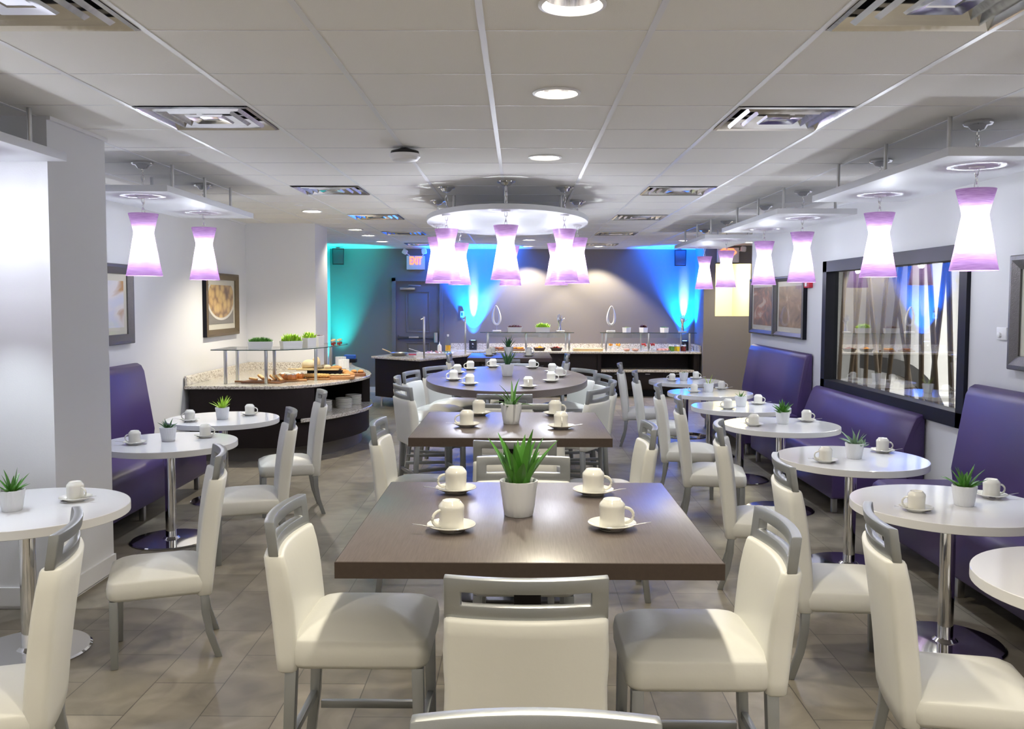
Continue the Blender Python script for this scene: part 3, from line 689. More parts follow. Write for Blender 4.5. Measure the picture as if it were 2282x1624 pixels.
for k, ((x, y), h) in enumerate(zip([(-.419, 7.43), (-.588, 7.85), (-.605, 8.58), (-.506, 9.08), (-.282, 9.42), (.14, 9.30), (.33, 8.75), (.378, 8.26), (.282, 7.73), (.075, 7.2)], [200, 190, 185, 180, 200, 0, -5, 0, 0, -90])):
    setting(x, y, HT, h, 180 if k < 5 else 4, 'on the oval table, '+ovn[k], 'on the oval table')
for (x, y, h, l) in [(-.396, 11.42, 180, 'front left on the farthest dark table'), (-.36, 11.80, 0, 'rear left on the farthest dark table'), (.13, 11.82, 0, 'rear right on the farthest dark table'), (.123, 11.36, 90, 'front right on the farthest dark table')]:
    setting(x, y, HT, h, 180 if x < 0 else 4, l, 'on the farthest dark table')
WS = [((1.881, 4.12), (2.39, 4.41), 'on the second right white table'), ((1.886, 5.37), (2.389, 5.74), 'on the third right white table'), ((1.869, 6.95), (2.373, 7.22), 'on the fourth right white table'),
      ((1.923, 8.05), (2.30, 8.42), 'on the fifth right white table'), ((1.90, 9.50), (2.28, 9.86), 'on the sixth right white table'), ((1.90, 10.87), (2.26, 11.2), 'on the farthest right white table')]
for a, b_, l in WS:
    setting(a[0], a[1], LT, 180, 172, 'nearer the aisle '+l, l); setting(b_[0], b_[1], LT, 0, 8, 'nearer the bench '+l, l)
setting(-2.18, 4.25, LT, -20, 12, 'on the white table at the left edge', 'on the left edge table')
setting(-2.63, 5.94, LT, 180, 176, 'nearer the bench on the middle left table', 'on the middle left table'); setting(-2.26, 6.26, LT, 0, 8, 'nearer the aisle on the middle left table', 'on the middle left table')
setting(-2.68, 7.08, LT, 180, 176, 'nearer the wall on the left table by the buffet', 'on the left table by the buffet'); setting(-2.314, 7.48, LT, 0, 8, 'nearer the aisle on the left table by the buffet', 'on the left table by the buffet')

# potted succulents
def leaves(n, ln, wd, up, seed, z0, curl=.3, r0=.01, spread=1.0, strip=6):
    rnd = random.Random(seed); b_ = B()
    for k in range(n):
        a = k*2.399+rnd.uniform(-.3, .3); q = (k+.5)/n; el = R(up+(88-up)*(1-q)**1.0)+rnd.uniform(-.12, .12); L_ = ln*rnd.uniform(.6, 1.12); w_ = wd*rnd.uniform(.8, 1.15)
        d = Vector((math.cos(a), math.sin(a), 0)); sd = Vector((-math.sin(a), math.cos(a), 0)); rings = []
        p = d*r0*rnd.uniform(.5, 1.6)*spread+Vector((0, 0, z0)); e = el
        for i in range(strip+1):
            u = i/strip; ww = w_*(1-u**1.6)*(.75+.6*math.sin(u*PI*.5))+.0006; nrm = (Vector((0, 0, 1))*math.cos(e)-d*math.sin(e))
            rings.append([p-sd*ww+nrm*ww*.35, p-nrm*ww*.42, p+sd*ww+nrm*ww*.35, p+nrm*ww*.05])
            p = p+(d*math.cos(e)+Vector((0, 0, 1))*math.sin(e))*L_/strip; e -= curl/strip*rnd.uniform(.3, 1.7)
        b_.loft(rings)
    return b_
def pot_mesh(rt, rb, h, ribs):
    n = 72; rings = []
    for z, r in [(0, rb-.003), (.003, rb), (h*.3, rb+(rt-rb)*.34), (h*.65, rb+(rt-rb)*.72), (h-.008, rt), (h, rt+.001), (h+.001, rt-.002), (h-.002, rt-.006), (h-.018, rt-.008)]:
        rg = []
        for i in range(n):
            a = 2*PI*i/n; d = 0
            if 0 < z < h-.006 and ribs: d = .0018*math.sin(a*ribs+z*60)
            rg.append(((r+d)*math.cos(a), (r+d)*math.sin(a), z))
        rings.append(rg)
    return B().loft(rings, True, False)
def plant(x, y, z, label, rt, rb, h, specs, ribs=16, soil=True):
    t = thing('potted_plant', label, 'potted plant', (x, y, z), random.uniform(0, 6), 'potted plants on the tables')
    pot_mesh(rt, rb, h, ribs).build('pot', 'pot', t, ang=50)
    B().lathe([(.001, h-.018), (rt-.008, h-.020), (rt-.008, h-.016), (.02, h-.012), (.001, h-.011)], 24).build('soil', 'soil', t)
    for sp in specs:
        m = sp.pop('m'); off = sp.pop('off', (0, 0)); leaves(z0=h-.016, **sp).build('foliage', m, t, loc=(off[0], off[1], 0), ang=60)
plant(.0, 2.90, HT, 'tall green aloe in a white pot centred on the nearest dark table', .062, .047, .118, [dict(m='green', n=19, ln=.185, wd=.0165, up=56, seed=31, curl=.35, r0=.02)])
plant(-.045, 5.09, HT, 'long-leaved aloe with pale rosette in white pot on the second dark table', .062, .045, .118, [dict(m='green', n=11, ln=.17, wd=.008, up=18, seed=5, curl=.7, off=(.012, 0)), dict(m='greengrey', n=14, ln=.05, wd=.012, up=5, seed=6, curl=-.4, off=(-.03, -.01))])
plant(-.112, 8.34, HT, 'dark spiky aloe in a white pot on the oval table', .064, .045, .115, [dict(m='greendark', n=18, ln=.15, wd=.012, up=55, seed=8, curl=.2)])
plant(-.14, 11.50, HT, 'dark spiky aloe in a white pot on the farthest dark table', .062, .045, .115, [dict(m='greendark', n=16, ln=.165, wd=.012, up=55, seed=9, curl=.2)])
PLs = [((2.165, 4.235), 'bright green aloe in a white pot on the second right white table', 'green', 20, .115, .010, 30, 7), ((2.117, 5.51), 'grey-green succulent pair in a white pot on the third right white table', 'greengrey', 14, .12, .009, 20, 12),
       ((2.135, 7.08), 'broad bushy aloe in a white pot on the fourth right white table', 'green', 26, .11, .014, 20, 13), ((2.09, 8.24), 'short sparse aloe in a white pot on the fifth right white table', 'green', 7, .075, .007, 35, 14),
       ((2.07, 9.56), 'thin yellow-green sprout in a white pot on the sixth right white table', 'greenlime', 6, .12, .004, 55, 15), ((2.06, 10.96), 'white pot with low growth on the farthest right white table', 'greengrey', 9, .04, .008, 15, 16),
       ((-2.375, 4.045), 'green aloe in a white pot cut by the left edge', 'green', 17, .11, .0085, 28, 17), ((-2.46, 6.09), 'small dark aloe in a white pot on the middle left table', 'greendark', 11, .075, .009, 30, 18), ((-2.465, 7.23), 'lime green aloe in a white pot on the left table by the buffet', 'greenlime', 18, .12, .009, 32, 19)]
for (x, y), l, m, n, ln, wd, up, sd in PLs:
    sp = [dict(m=m, n=n, ln=ln, wd=wd, up=up, seed=sd, curl=.3)]
    if sd == 12: sp.append(dict(m='greengrey', n=16, ln=.05, wd=.013, up=5, seed=22, curl=-.4, off=(-.035, -.015)))
    plant(x, y, LT, l, .056, .043, .098, sp, ribs=20)

# ------------------------------------------------------------------ benches
def bench(xw, xf, y0, y1, zt, label, sgn, lean=.11):
    """xw: wall side x, xf: front edge x of the seat, sgn +1 when the wall is on the right"""
    L_ = y1-y0; yc = (y0+y1)/2; t = thing('banquette_bench', label, 'bench', (0, yc, 0), 0, 'purple banquette benches'); h_ = L_/2
    def sec(pts, n=1):   # section in xz swept along y, rounded at the ends
        rings = []
        cx_ = sum(p[0] for p in pts)/len(pts); cz_ = sum(p[1] for p in pts)/len(pts)
        for y, s in ((-h_, .03), (-h_+.004, .012), (-h_+.02, 0), (-h_*.5, 0), (0, 0), (h_*.5, 0), (h_-.02, 0), (h_-.004, .012), (h_, .03)):
            q = inset(pts, s) if s else pts; rings.append([(x, y, z) for x, z in q])
        return B().loft(rings)
    D = abs(xw-xf)
    X = lambda d: xf+sgn*d   # depth from the seat front
    zs = .45
    seat = [(X(.015), .125), (X(.0), .15), (X(.0), zs-.07), (X(.012), zs-.03), (X(.045), zs-.006), (X(.10), zs), (X(D-.14), zs-.004), (X(D-.14), .125)]
    tt = .045 if zt > 1 else .055
    back = [(X(D-.17), zs-.06), (X(D-.19), zs+.08), (X(D-tt-.06), zt-.07), (X(D-tt-.035), zt-.02), (X(D-tt), zt), (X(D-.02), zt), (X(D-.008), zt-.02), (X(D-.008), .13), (X(D-.13), .13), (X(D-.13), zs-.06)]
    sec(seat).build('seat', 'purple', t, ang=40); sec(back).build('backrest', 'purple', t, ang=40)
    nleg = max(2, round(L_/1.2)+1)
    for k in range(nleg):
        y = -h_+.10+(L_-.2)*k/(nleg-1)
        for d in (.06, D-.12):
            B().box(X(d)-.02, X(d)+.02, y-.02, y+.02, 0, .135).build('leg', 'steel', t, bev=.002)
bench(3.2, 2.46, 2.75, 6.10, 1.115, 'tall purple bench nearest at the right edge', 1)
bench(3.2, 2.46, 6.86, 9.28, .80, 'low-backed purple bench under the framed window', 1)
bench(3.2, 2.46, 9.53, 11.85, 1.115, 'tall purple bench below the pair of brown pictures', 1)
bench(XL, -2.81, 5.36, 7.82, 1.12, 'tall purple bench behind the grey pillar at the left', -1)

# ------------------------------------------------------------------ window with lobby behind
wd = struct(thing('window_1', 'x', 'w', (XR, 0, 0))); del wd['label'], wd['category']
f_ = B(); x0, x1 = -.03, .10
for (a, b_, c_, d_) in ((WY0-.02, WY0+.09, WZ0-.03, WZ1+.03), (WY1-.09, WY1+.02, WZ0-.03, WZ1+.03), (WY0-.02, WY1+.02, WZ0-.03, WZ0+.08), (WY0-.02, WY1+.02, WZ1-.08, WZ1+.03)): f_.box(x0, x1, a, b_, c_, d_)
f_.build('window_frame', 'black', wd)
B().box(.06, .066, WY0+.05, WY1-.05, WZ0+.04, WZ1-.04).build('pane', 'window_glass', wd)
SL = [(9.43, 9.73), (9.61, 9.36), (9.1, 9.26), (9.31, 8.73), (8.83, 8.75), (8.7, 8.34), (8.16, 8.88), (8.44, 7.93), (7.5, 8.55), (7.78, 7.78), (7.53, 7.67), (7.62, 7.18), (7.07, 7.53), (6.95, 7.23), (6.78, 6.70)]
sw_ = ['first', 'second', 'third', 'fourth', 'fifth', 'sixth', 'seventh', 'eighth', 'ninth', 'tenth', 'eleventh', 'twelfth', 'thirteenth', 'fourteenth', 'fifteenth']
for k, (ya, yb) in enumerate(SL):
    xx = 3.44+.035*(k % 3); o = B().tube([(xx, ya, 0), (xx, yb, CEIL-.01)], .021, 10).build('slanted_pole', 'slat')
    tag(o, 'slanted dark wooden pole behind the window, %s counting from its far end' % sw_[k], 'pole', 'slanted poles behind the window')
# column and curved counter in the lobby
t = thing('round_column', 'white round column with moulded base behind the window', 'column', (5.2, 11.2, 0))
B().lathe([(.40, .62), (.385, .66), (.37, CEIL)], 48, cap1=False).build('shaft', 'white', t)
B().lathe([(.50, 0), (.50, .44), (.47, .47), (.50, .50), (.505, .54), (.47, .57), (.44, .58), (.45, .61), (.42, .64)], 48).build('base', 'white', t, ang=40)
t = thing('reception_desk', 'curved white and grey desk end seen through the window', 'desk', (4.25, 10.4, 0))
ar = []; ri = []
for k in range(13):
    a = R(180*k/12*.5); ar.append((-.1+.75*math.sin(a), 1.05*math.cos(a))); ri.append((-.1+.60*math.sin(a), .88*math.cos(a)))
B().loft([[(x, -.5, z) for x, z in ar+ri[::-1]], [(x, .3, z) for x, z in ar+ri[::-1]]]).build('side_panel', 'grille', t)
B().loft([[(x, -.45, z) for x, z in ri+[(-.1, 0)]], [(x, .25, z) for x, z in ri+[(-.1, 0)]]]).build('body', 'white', t)
t = thing('wall_box', 'small blue box mounted on the lobby wall behind the window', 'box', (7.28, 11.0, 1.9))
B().box(-.06, 0, -.15, .15, -.15, .15).build('housing', 'bluebox', t, bev=.01); B().box(-.066, -.06, -.1, -.02, -.06, .04).build('label_plate', 'white', t)

# ------------------------------------------------------------------ framed pictures
def pic_mat(name, kind):
    m, t, b = nt(name); N = t.nodes; L = t.links; co = N.new('ShaderNodeTexCoord'); b.inputs['Roughness'].default_value = .35; b.inputs['Coat Weight'].default_value = .3
    mp = N.new('ShaderNodeMapping'); L.new(co.outputs['Generated'], mp.inputs[0])
    if kind == 'potato':
        mp.inputs['Scale'].default_value = (1, 5, 3.2); v = N.new('ShaderNodeTexVoronoi'); v.inputs['Scale'].default_value = 1.4; L.new(mp.outputs[0], v.inputs['Vector'])
        r = ramp(N, [(.0, (.80, .58, .20)), (.45, (.62, .40, .14)), (.75, (.26, .13, .05)), (1, (.13, .07, .04))]); L.new(v.outputs['Distance'], r.inputs[0])
        s = N.new('ShaderNodeSeparateXYZ'); L.new(co.outputs['Generated'], s.inputs[0])
        # plate: distance from a point near the picture centre
        g = N.new('ShaderNodeVectorMath'); g.operation = 'DISTANCE'; g.inputs[1].default_value = (.5, .5, .68); mq = N.new('ShaderNodeMapping'); mq.inputs['Scale'].default_value = (0, 1, 1); mq.inputs['Location'].default_value = (.5, 0, 0)
        L.new(co.outputs['Generated'], mq.inputs[0]); L.new(mq.outputs[0], g.inputs[0])
        q = N.new('ShaderNodeValToRGB'); q.color_ramp.interpolation = 'CONSTANT'; e = q.color_ramp.elements; e[0].color = (0, 0, 0, 1); e[1].position = .52; e[1].color = (1, 1, 1, 1); L.new(g.outputs['Value'], q.inputs[0])
        x = N.new('ShaderNodeMix'); x.data_type = 'RGBA'; L.new(q.outputs[0], x.inputs['Factor']); L.new(r.outputs[0], x.inputs['A']); x.inputs['B'].default_value = (.75, .72, .66, 1)
        q2 = N.new('ShaderNodeValToRGB'); q2.color_ramp.interpolation = 'CONSTANT'; e = q2.color_ramp.elements; e[0].color = (0, 0, 0, 1); e[1].position = .58; e[1].color = (1, 1, 1, 1); L.new(g.outputs['Value'], q2.inputs[0])
        y = N.new('ShaderNodeMix'); y.data_type = 'RGBA'; L.new(q2.outputs[0], y.inputs['Factor']); L.new(x.outputs['Result'], y.inputs['A']); y.inputs['B'].default_value = (.20, .18, .16, 1); L.new(y.outputs['Result'], b.inputs['Base Color'])
    else:
        cols, sc, loc = kind; mp.inputs['Scale'].default_value = (1, 1, 1); mp.inputs['Location'].default_value = loc
        n = N.new('ShaderNodeTexNoise'); n.inputs['Scale'].default_value = sc; n.inputs['Detail'].default_value = 3; n.inputs['Distortion'].default_value = 1.4; L.new(mp.outputs[0], n.inputs['Vector'])
        r = ramp(N, cols); L.new(n.outputs[0], r.inputs[0]); L.new(r.outputs[0], b.inputs['Base Color'])
    return m
M['pic_potato'] = pic_mat('print_roast_potatoes', 'potato')
M['pic_brown'] = pic_mat('print_brown_food', ([(.35, (.10, .06, .035)), (.5, (.22, .12, .06)), (.58, (.42, .16, .06)), (.66, (.60, .45, .30))], 2.2, (0, 0, 0)))
M['pic_tan'] = pic_mat('print_tan_bread', ([(.35, (.14, .085, .045)), (.5, (.30, .19, .10)), (.6, (.42, .26, .14)), (.68, (.60, .48, .34))], 2.0, (3, 1, 2)))
M['pic_white'] = pic_mat('print_plate_of_food', ([(.3, (.50, .25, .04)), (.42, (.80, .76, .74)), (.6, (.66, .68, .80)), (.75, (.82, .82, .9))], 1.3, (1, 5, 1)))
M['matboard'] = mat('cream_mat_board', (.66, .63, .54), .7, vary=(4, .02))
M['bronze'] = mat('bronze_frame', (.16, .12, .07), .45, .5, bump=(200, .4), vary=(30, .15))
M['pewter'] = mat('pewter_frame', (.13, .125, .12), .4, .6, bump=(160, .4), vary=(40, .15))
def picture(xw, sgn, y0, y1, z0, z1, fm, pm, label, fw=.06, mt=.06, depth=.055):
    t = thing('framed_picture', label, 'picture', (xw, (y0+y1)/2, (z0+z1)/2)); h, v = (y1-y0)/2, (z1-z0)/2
    f_ = B()
    def ring(iy, d): return [(-sgn*d, -h+iy, -v+iy), (-sgn*d, h-iy, -v+iy), (-sgn*d, h-iy, v-iy), (-sgn*d, -h+iy, v-iy)]
    B().loft([ring(0, 0), ring(0, depth-.008), ring(0, depth-.008)], False, False).build('frame_side', 'black', t, flat=True)
    f_.loft([ring(0, depth-.008), ring(.006, depth), ring(fw*.35, depth+.004), ring(fw, depth-.022), ring(fw, depth-.045)], False, False).build('frame', fm, t, ang=20)
    d = depth-.035
    B().box(min(-sgn*d, -sgn*(d-.004)), max(-sgn*d, -sgn*(d-.004)), -h+fw*.8, h-fw*.8, -v+fw*.8, v-fw*.8).build('mat_board', 'matboard', t)
    d2 = d+.003
    B().box(min(-sgn*d2, -sgn*d), max(-sgn*d2, -sgn*d), -h+fw+mt, h-fw-mt, -v+fw+mt, v-fw-mt).build('print', pm, t)
    d3 = d2+.004
    B().box(min(-sgn*d3, -sgn*(d3+.001)), max(-sgn*d3, -sgn*(d3+.001)), -h+fw*.9, h-fw*.9, -v+fw*.9, v-fw*.9).build('glazing', 'picture_glass', t)
picture(XR, 1, 10.94, 12.06, 1.255, 1.99, 'pewter', 'pic_brown', 'pewter framed brown food picture, farther of the right pair')
picture(XR, 1, 9.79, 10.90, 1.26, 1.985, 'pewter', 'pic_tan', 'pewter framed tan food picture, nearer of the right pair')
picture(XR, 1, 4.4, 5.68, 1.25, 1.98, 'pewter', 'pic_tan', 'framed picture cut by the right edge beside the white dial', .09)
picture(XL, -1, 6.65, 7.75, 1.30, 1.99, 'pewter', 'pic_white', 'grey framed picture of pale food partly behind the pillar', .085)
picture(XL, -1, 9.56, 10.66, 1.275, 1.99, 'bronze', 'pic_potato', 'bronze framed picture of roast potatoes on the left wall', .075)

# ------------------------------------------------------------------ left bread buffet
CT = .80
outer = [(-3.45, 8.97), (-2.62, 8.97), (-2.45, 9.0), (-2.30, 9.09), (-2.15, 9.24), (-2.03, 9.42), (-1.94, 9.62), (-1.86, 9.83), (-1.80, 10.05), (-1.77, 10.3), (-1.79, 10.6), (-1.87, 10.95), (-2.0, 11.3), (-2.17, 11.7), (-2.34, 12.2), (-2.45, 12.9)]
cpoly = outer+[(-2.57, 12.9), (-2.57, 11.09), (-3.45, 11.09)]
bf = thing('bread_buffet', 'curved dark buffet with granite top in the left corner', 'buffet counter', (0, 0, 0))
B().prism(cpoly, CT-.035, CT, .006).build('countertop', 'granite', bf, ang=30)
body = inset(cpoly, .035)
B().prism(body, .15, .405).build('body', 'espresso', bf, ang=25)
up = [(-3.41, 9.005), (-2.62, 9.005), (-2.44, 9.03), (-2.28, 9.13), (-2.28, 9.6), (-2.36, 10.2), (-2.40, 10.95), (-2.53, 11.3), (-2.53, 12.8), (-2.535, 12.86), (-2.535, 11.05), (-3.41, 11.05)]
B().prism(up, .445, CT-.035).build('upper_body', 'espresso', bf, ang=25)
B().prism([(-2.44, 9.035), (-2.28, 9.13), (-2.17, 9.24), (-2.20, 9.27), (-2.3, 9.2)], .445, CT-.035).build('side_panel', 'espresso', bf, ang=25)
B().prism([(-1.83, 10.70), (-1.87, 10.92), (-2.40, 10.98), (-2.40, 10.93), (-1.92, 10.68)], .445, CT-.035).build('end_panel', 'espresso', bf)
shp = [p for p in outer[3:13]]
shp = [(x+.02, y) for x, y in shp]+[(-2.45, 11.3), (-2.40, 10.2), (-2.32, 9.3)]
B().prism(shp, .405, .445, .005).build('shelf', 'granite', bf)
B().prism(inset(cpoly, .12), 0.0, .15).build('toe_kick', 'rubber', bf)
bs = B().loft([[(-3.445, 8.98, CT), (-3.425, 8.98, CT), (-3.425, 8.98, CT+.08), (-3.435, 8.98, CT+.10), (-3.445, 8.98, CT+.10)], [(-3.445, 11.09, CT), (-3.425, 11.09, CT), (-3.425, 11.09, CT+.10), (-3.435, 11.09, CT+.10), (-3.445, 11.09, CT+.10)]])
bs.box(-3.44, -2.585, 11.065, 11.09, CT, CT+.10); bs.build('backsplash', 'granite', bf)
# sneeze guard
sg = thing('sneeze_guard', 'glass shelf on steel posts over the left bread buffet', 'sneeze guard', (0, 0, CT), 0)
GL = [(-3.20, 9.06), (-2.60, 9.06), (-2.42, 9.13), (-2.26, 9.32), (-2.16, 9.58), (-2.07, 10.0), (-2.04, 10.4), (-2.10, 10.62), (-2.20, 10.70), (-2.34, 10.62), (-2.42, 10.35), (-2.48, 9.95), (-2.62, 9.70), (-2.9, 9.65), (-3.20, 9.65)]
B().prism(GL, .361, .369).build('glass_shelf', 'glass', sg, ang=25)
B().loft([[(x, y, z) for x, y in pl] for pl, z in ((GL, .3605), (inset(GL, -.002), .3605), (inset(GL, -.002), .3695), (GL, .3695))], False, False).build('glass_edge', 'glass_edge', sg)
for x, y in [(-3.10, 9.21), (-2.67, 9.21), (-3.10, 9.60), (-2.26, 10.20), (-2.24, 9.62), (-2.28, 10.58), (-2.70, 9.63)]:
    B().box(-.015, .015, -.015, .015, 0, .361).build('post', 'steel', sg, loc=(x, y, 0), bev=.002)

def plates(x, y, n, r, label, z=.445):
    b0 = _proto.get('plate')
    for k in range(n):
        place('plate', lambda: tag(B().lathe([(.001, 0), (.085, 0), (.095, .003), (.0965, .009), (.0975, .0118), (.094, .0122), (.08, .006), (.001, .005)], 36).build('plate', 'china'), '', 'plate'),
              (x+random.uniform(-.002, .002), y, z+k*.0125), 0, 'white plate in the %s on the buffet shelf' % label, 'plates in the '+label)
plates(-2.19, 9.75, 10, .1, 'plate stack nearest the stool back'); plates(-2.03, 10.10, 9, .1, 'middle plate stack'); plates(-1.99, 10.48, 9, .1, 'farthest plate stack')

# troughs of greens
def greens(n, sx, sy, h, lf, seed, wd=.006):
    rnd = random.Random(seed); b_ = B()
    for k in range(n):
        x = rnd.uniform(-sx, sx); y = rnd.uniform(-sy, sy); hh = h*rnd.uniform(.4, 1.25)*(1-.4*(x/sx)**2); a = rnd.uniform(0, 6.28); dx, dy = math.cos(a)*hh*.5, math.sin(a)*hh*.5; q = Vector((-math.sin(a), math.cos(a), 0))*wd*lf
        p0 = Vector((x, y, 0)); p1 = p0+Vector((dx*.4, dy*.4, hh*.6)); p2 = p0+Vector((dx, dy, hh))
        b_.add([p0-q*.3, p0+q*.3, p1+q, p2, p1-q, p1+Vector((0, 0, wd*.4))], [(0, 1, 5), (1, 2, 5), (2, 3, 5), (3, 4, 5), (4, 0, 5)])
    return b_
def trough(x, y, z, rz, sx, sy, h, gm, gh, label, group, n=260, lf=1.0, seed=1):
    t = thing('planter', label, 'planter', (x, y, z), rz, group)
    def r4(a, b_, z_): return [(-a, -b_, z_), (a, -b_, z_), (a, b_, z_), (-a, b_, z_)]
    B().loft([r4(sx*.92, sy*.92, 0), r4(sx, sy, h), r4(sx-.006, sy-.006, h), r4(sx-.008, sy-.008, h-.012)], True, True).build('trough', 'white', t)
    greens(n, sx*.9, sy*.85, gh, lf, seed).build('foliage', gm, t, loc=(0, 0, h-.014), flat=True)
ZG = CT+.3695
trough(-2.76, 9.33, ZG, R(12), .13, .055, .075, 'green', .055, 'white trough of fine green grass at the left on the glass shelf', 'planters on the left glass shelf', 700, .55, 2)
trough(-2.47, 9.47, ZG, R(38), .115, .05, .075, 'greenlime', .085, 'white trough of lime foliage in the middle of the glass shelf', 'planters on the left glass shelf', 300, 1.5, 3)
trough(-2.33, 9.70, ZG, R(60), .07, .045, .10, 'greenlime', .07, 'white cube planter with lime leaves behind the troughs', 'planters on the left glass shelf', 160, 1.4, 4)
trough(-2.28, 9.92, ZG, R(70), .06, .045, .115, 'redleaf', .02, 'white cube planter with dark red leaves, farthest on the glass shelf', 'planters on the left glass shelf', 120, 1.4, 5)
def jar(x, y, z, r, h, fill, label, group, lid='white', fl=.6):
    t = thing('jar', label, 'jar', (x, y, z), 0, group)
    B().lathe([(r-.003, .002), (r, .008), (r, h*.82), (r*.8, h*.92), (r*.8, h)], 24, cap1=False).build('glass', 'glass', t)
    B().lathe([(.001, .003), (r-.003, .004), (r-.003, h*fl), (.001, h*fl)], 24).build('contents', fill, t)
    if lid: B().lathe([(.001, h+.012), (r*.86, h+.012), (r*.88, h+.008), (r*.88, h-.006)], 24).build('lid', lid, t)
for x, y, l in [(-2.13, 9.98, 'front left'), (-2.15, 10.16, 'rear left'), (-2.08, 10.08, 'front right'), (-2.10, 10.27, 'rear right')]:
    jar(x, y, ZG, .022, .055, 'jam', 'small jar of red jam on the left glass shelf, '+l, 'jam jars', 'bamboo')

# bread and boards
def board(x, y, z, rz, sx, sy, th, m, label, handle=True, group='cutting boards'):
    t = thing('cutting_board', label, 'board', (x, y, z), rz, group)
    B().prism(rr(2*sx, 2*sy, .02), 0, th, .003).build('plank', m, t)
    if handle: B().prism([(p[0]-sx-.05, p[1]) for p in rr(.12, .03, .012)], .001, th-.001, .003).build('handle', m, t)
def loaf(b_, L_, W, H_, n=9, wav=0, cx=0, cy=0, rz=0):
    rings = []
    for k in range(n+1):
        u = k/n; s = max(math.sin(PI*(.04+.92*u)), .05)**.55*(1+wav*math.sin(k*2.4)); y = 0
        rings.append([(( -L_/2+L_*u), W/2*s*math.cos(a), max(H_*.42+H_*.58*s*math.sin(a), 0) if math.sin(a) > 0 else H_*.42+H_*.42*math.sin(a)) for a in [2*PI*i/14 for i in range(14)]])
    q = B().loft(rings).xf(Matrix.Translation((cx, cy, 0)) @ Matrix.Rotation(rz, 4, 'Z')); return b_.add(q.v, q.f)
def food(name, label, cat, x, y, z, m, b_, rz=0, group=None, ang=60):
    return tag(b_.build(name, m, None, (x, y, z), rz, ang=ang), label, cat, group)
board(-2.74, 9.36, CT, R(-8), .22, .10, .018, 'woodd', 'dark board with slices of tea cake, nearest on the left buffet')
def make_slice():
    t = thing('cake_slice', '', 'cake slice'); B().prism(rr(.09, .065, .02), 0, .018, .003).build('slice', 'crust', t); B().prism(rr(.078, .053, .016), .0175, .0195).build('crumb', 'crumb', t); return t
for k, (x, y, tl, r) in enumerate([(-2.86, 9.38, 10, 5), (-2.78, 9.40, 35, -15), (-2.71, 9.36, 15, 10), (-2.645, 9.37, 38, -10), (-2.575, 9.35, 40, -20)]):
    o = place('slice', make_slice, (x, y, CT+.021+(.028 if tl > 20 else .008)), R(r), 'brown cake slice, %s from the left on the dark board' % sw_[k], 'cake slices'); o.rotation_euler = (0, R(tl), R(r))
board(-2.52, 9.60, CT, R(20), .17, .13, .018, 'wood', 'round-cornered oak board under the three glazed cakes')
def make_bundt():
    t = thing('bundt_cake', '', 'cake'); n = 40; rg = []
    for r, z in [(.018, .012), (.03, .0), (.06, .0), (.068, .02), (.064, .045), (.048, .062), (.032, .060), (.02, .045)]:
        rg.append([((r+.004*(r > .04)*math.sin(i/n*2*PI*10))*math.cos(2*PI*i/n), (r+.004*(r > .04)*math.sin(i/n*2*PI*10))*math.sin(2*PI*i/n), z) for i in range(n)])
    rg.append(rg[0]); B().loft(rg, False, False).build('cake', 'cake', t)
    rg = []
    for r, z in [(.022, .050), (.034, .0645), (.048, .066), (.058, .056), (.0585, .054)]:
        rg.append([((r+(.007*math.sin(i/n*2*PI*6) if r > .05 else 0))*math.cos(2*PI*i/n), (r+(.007*math.sin(i/n*2*PI*6) if r > .05 else 0))*math.sin(2*PI*i/n), z) for i in range(n)])
    B().loft(rg, False, False).build('icing', 'icing', t); return t
for x, y, l in [(-2.60, 9.66, 'rear left'), (-2.46, 9.70, 'rear right'), (-2.50, 9.54, 'front')]: place('bundt', make_bundt, (x, y, CT+.0185), 0, 'orange glazed bundt cake with icing, %s of three' % l, 'bundt cakes')
board(-2.27, 9.74, CT, R(0), .17, .07, .018, 'wood', 'oak board carrying the braided golden loaf')
b_ = B()
for s in (0, 1, 2):
    pts = [(-.15+.30*k/24, .020*math.sin(k*.85+s*2.09), .026+.010*math.cos(k*.85+s*2.09)) for k in range(25)]; b_.tube(pts, [.012+.006*math.sin(PI*k/24) for k in range(25)], 8)
food('braided_loaf', 'long golden braided loaf on the oak board', 'bread', -2.27, 9.75, CT+.018, 'braid', b_)
st = thing('display_riser', 'black display riser under the upper bread boards', 'riser', (-2.22, 10.08, CT)); B().box(-.20, .20, -.12, .12, 0, .012).box(-.20, .20, -.12, -.10, 0, .085).box(-.2, .2, .1, .12, 0, .085).box(-.2, .2, -.12, .12, .075, .088).build('frame', 'black', st, bev=.003)
board(-2.30, 10.02, CT+.089, R(4), .24, .11, .016, 'bamboo', 'pale board on the riser under the floured loaf')
food('crusty_loaf', 'round floured white loaf on the upper pale board', 'bread', -2.42, 10.06, CT+.106, 'flour', loaf(B(), .16, .12, .10, rz=.5))
food('bread_half', 'upright cut half of a pale loaf behind the floured loaf', 'bread', -2.36, 10.16, CT+.106, 'crumb', loaf(B(), .09, .08, .13))
for k, (x, y) in enumerate([(-2.30, 10.0), (-2.24, 10.03), (-2.19, 9.98)]):
    food('seeded_roll', 'seeded roll, %s from the left beside the floured loaf' % sw_[k], 'bread', x, y, CT+.106, 'flour', loaf(B(), .085, .06, .045, rz=.4*k), group='seeded rolls')
board(-2.0, 9.86, CT, R(8), .14, .12, .035, 'wood', 'thick oak block at the right of the bread display', False)
for k in range(4):
    food('bread_slice', 'pale baguette slice, %s from the left on the thick oak block' % sw_[k], 'bread', -2.10+.055*k, 9.82+.006*k, CT+.037, 'crumb', loaf(B(), .07, .045, .022, rz=.5), group='baguette slices')
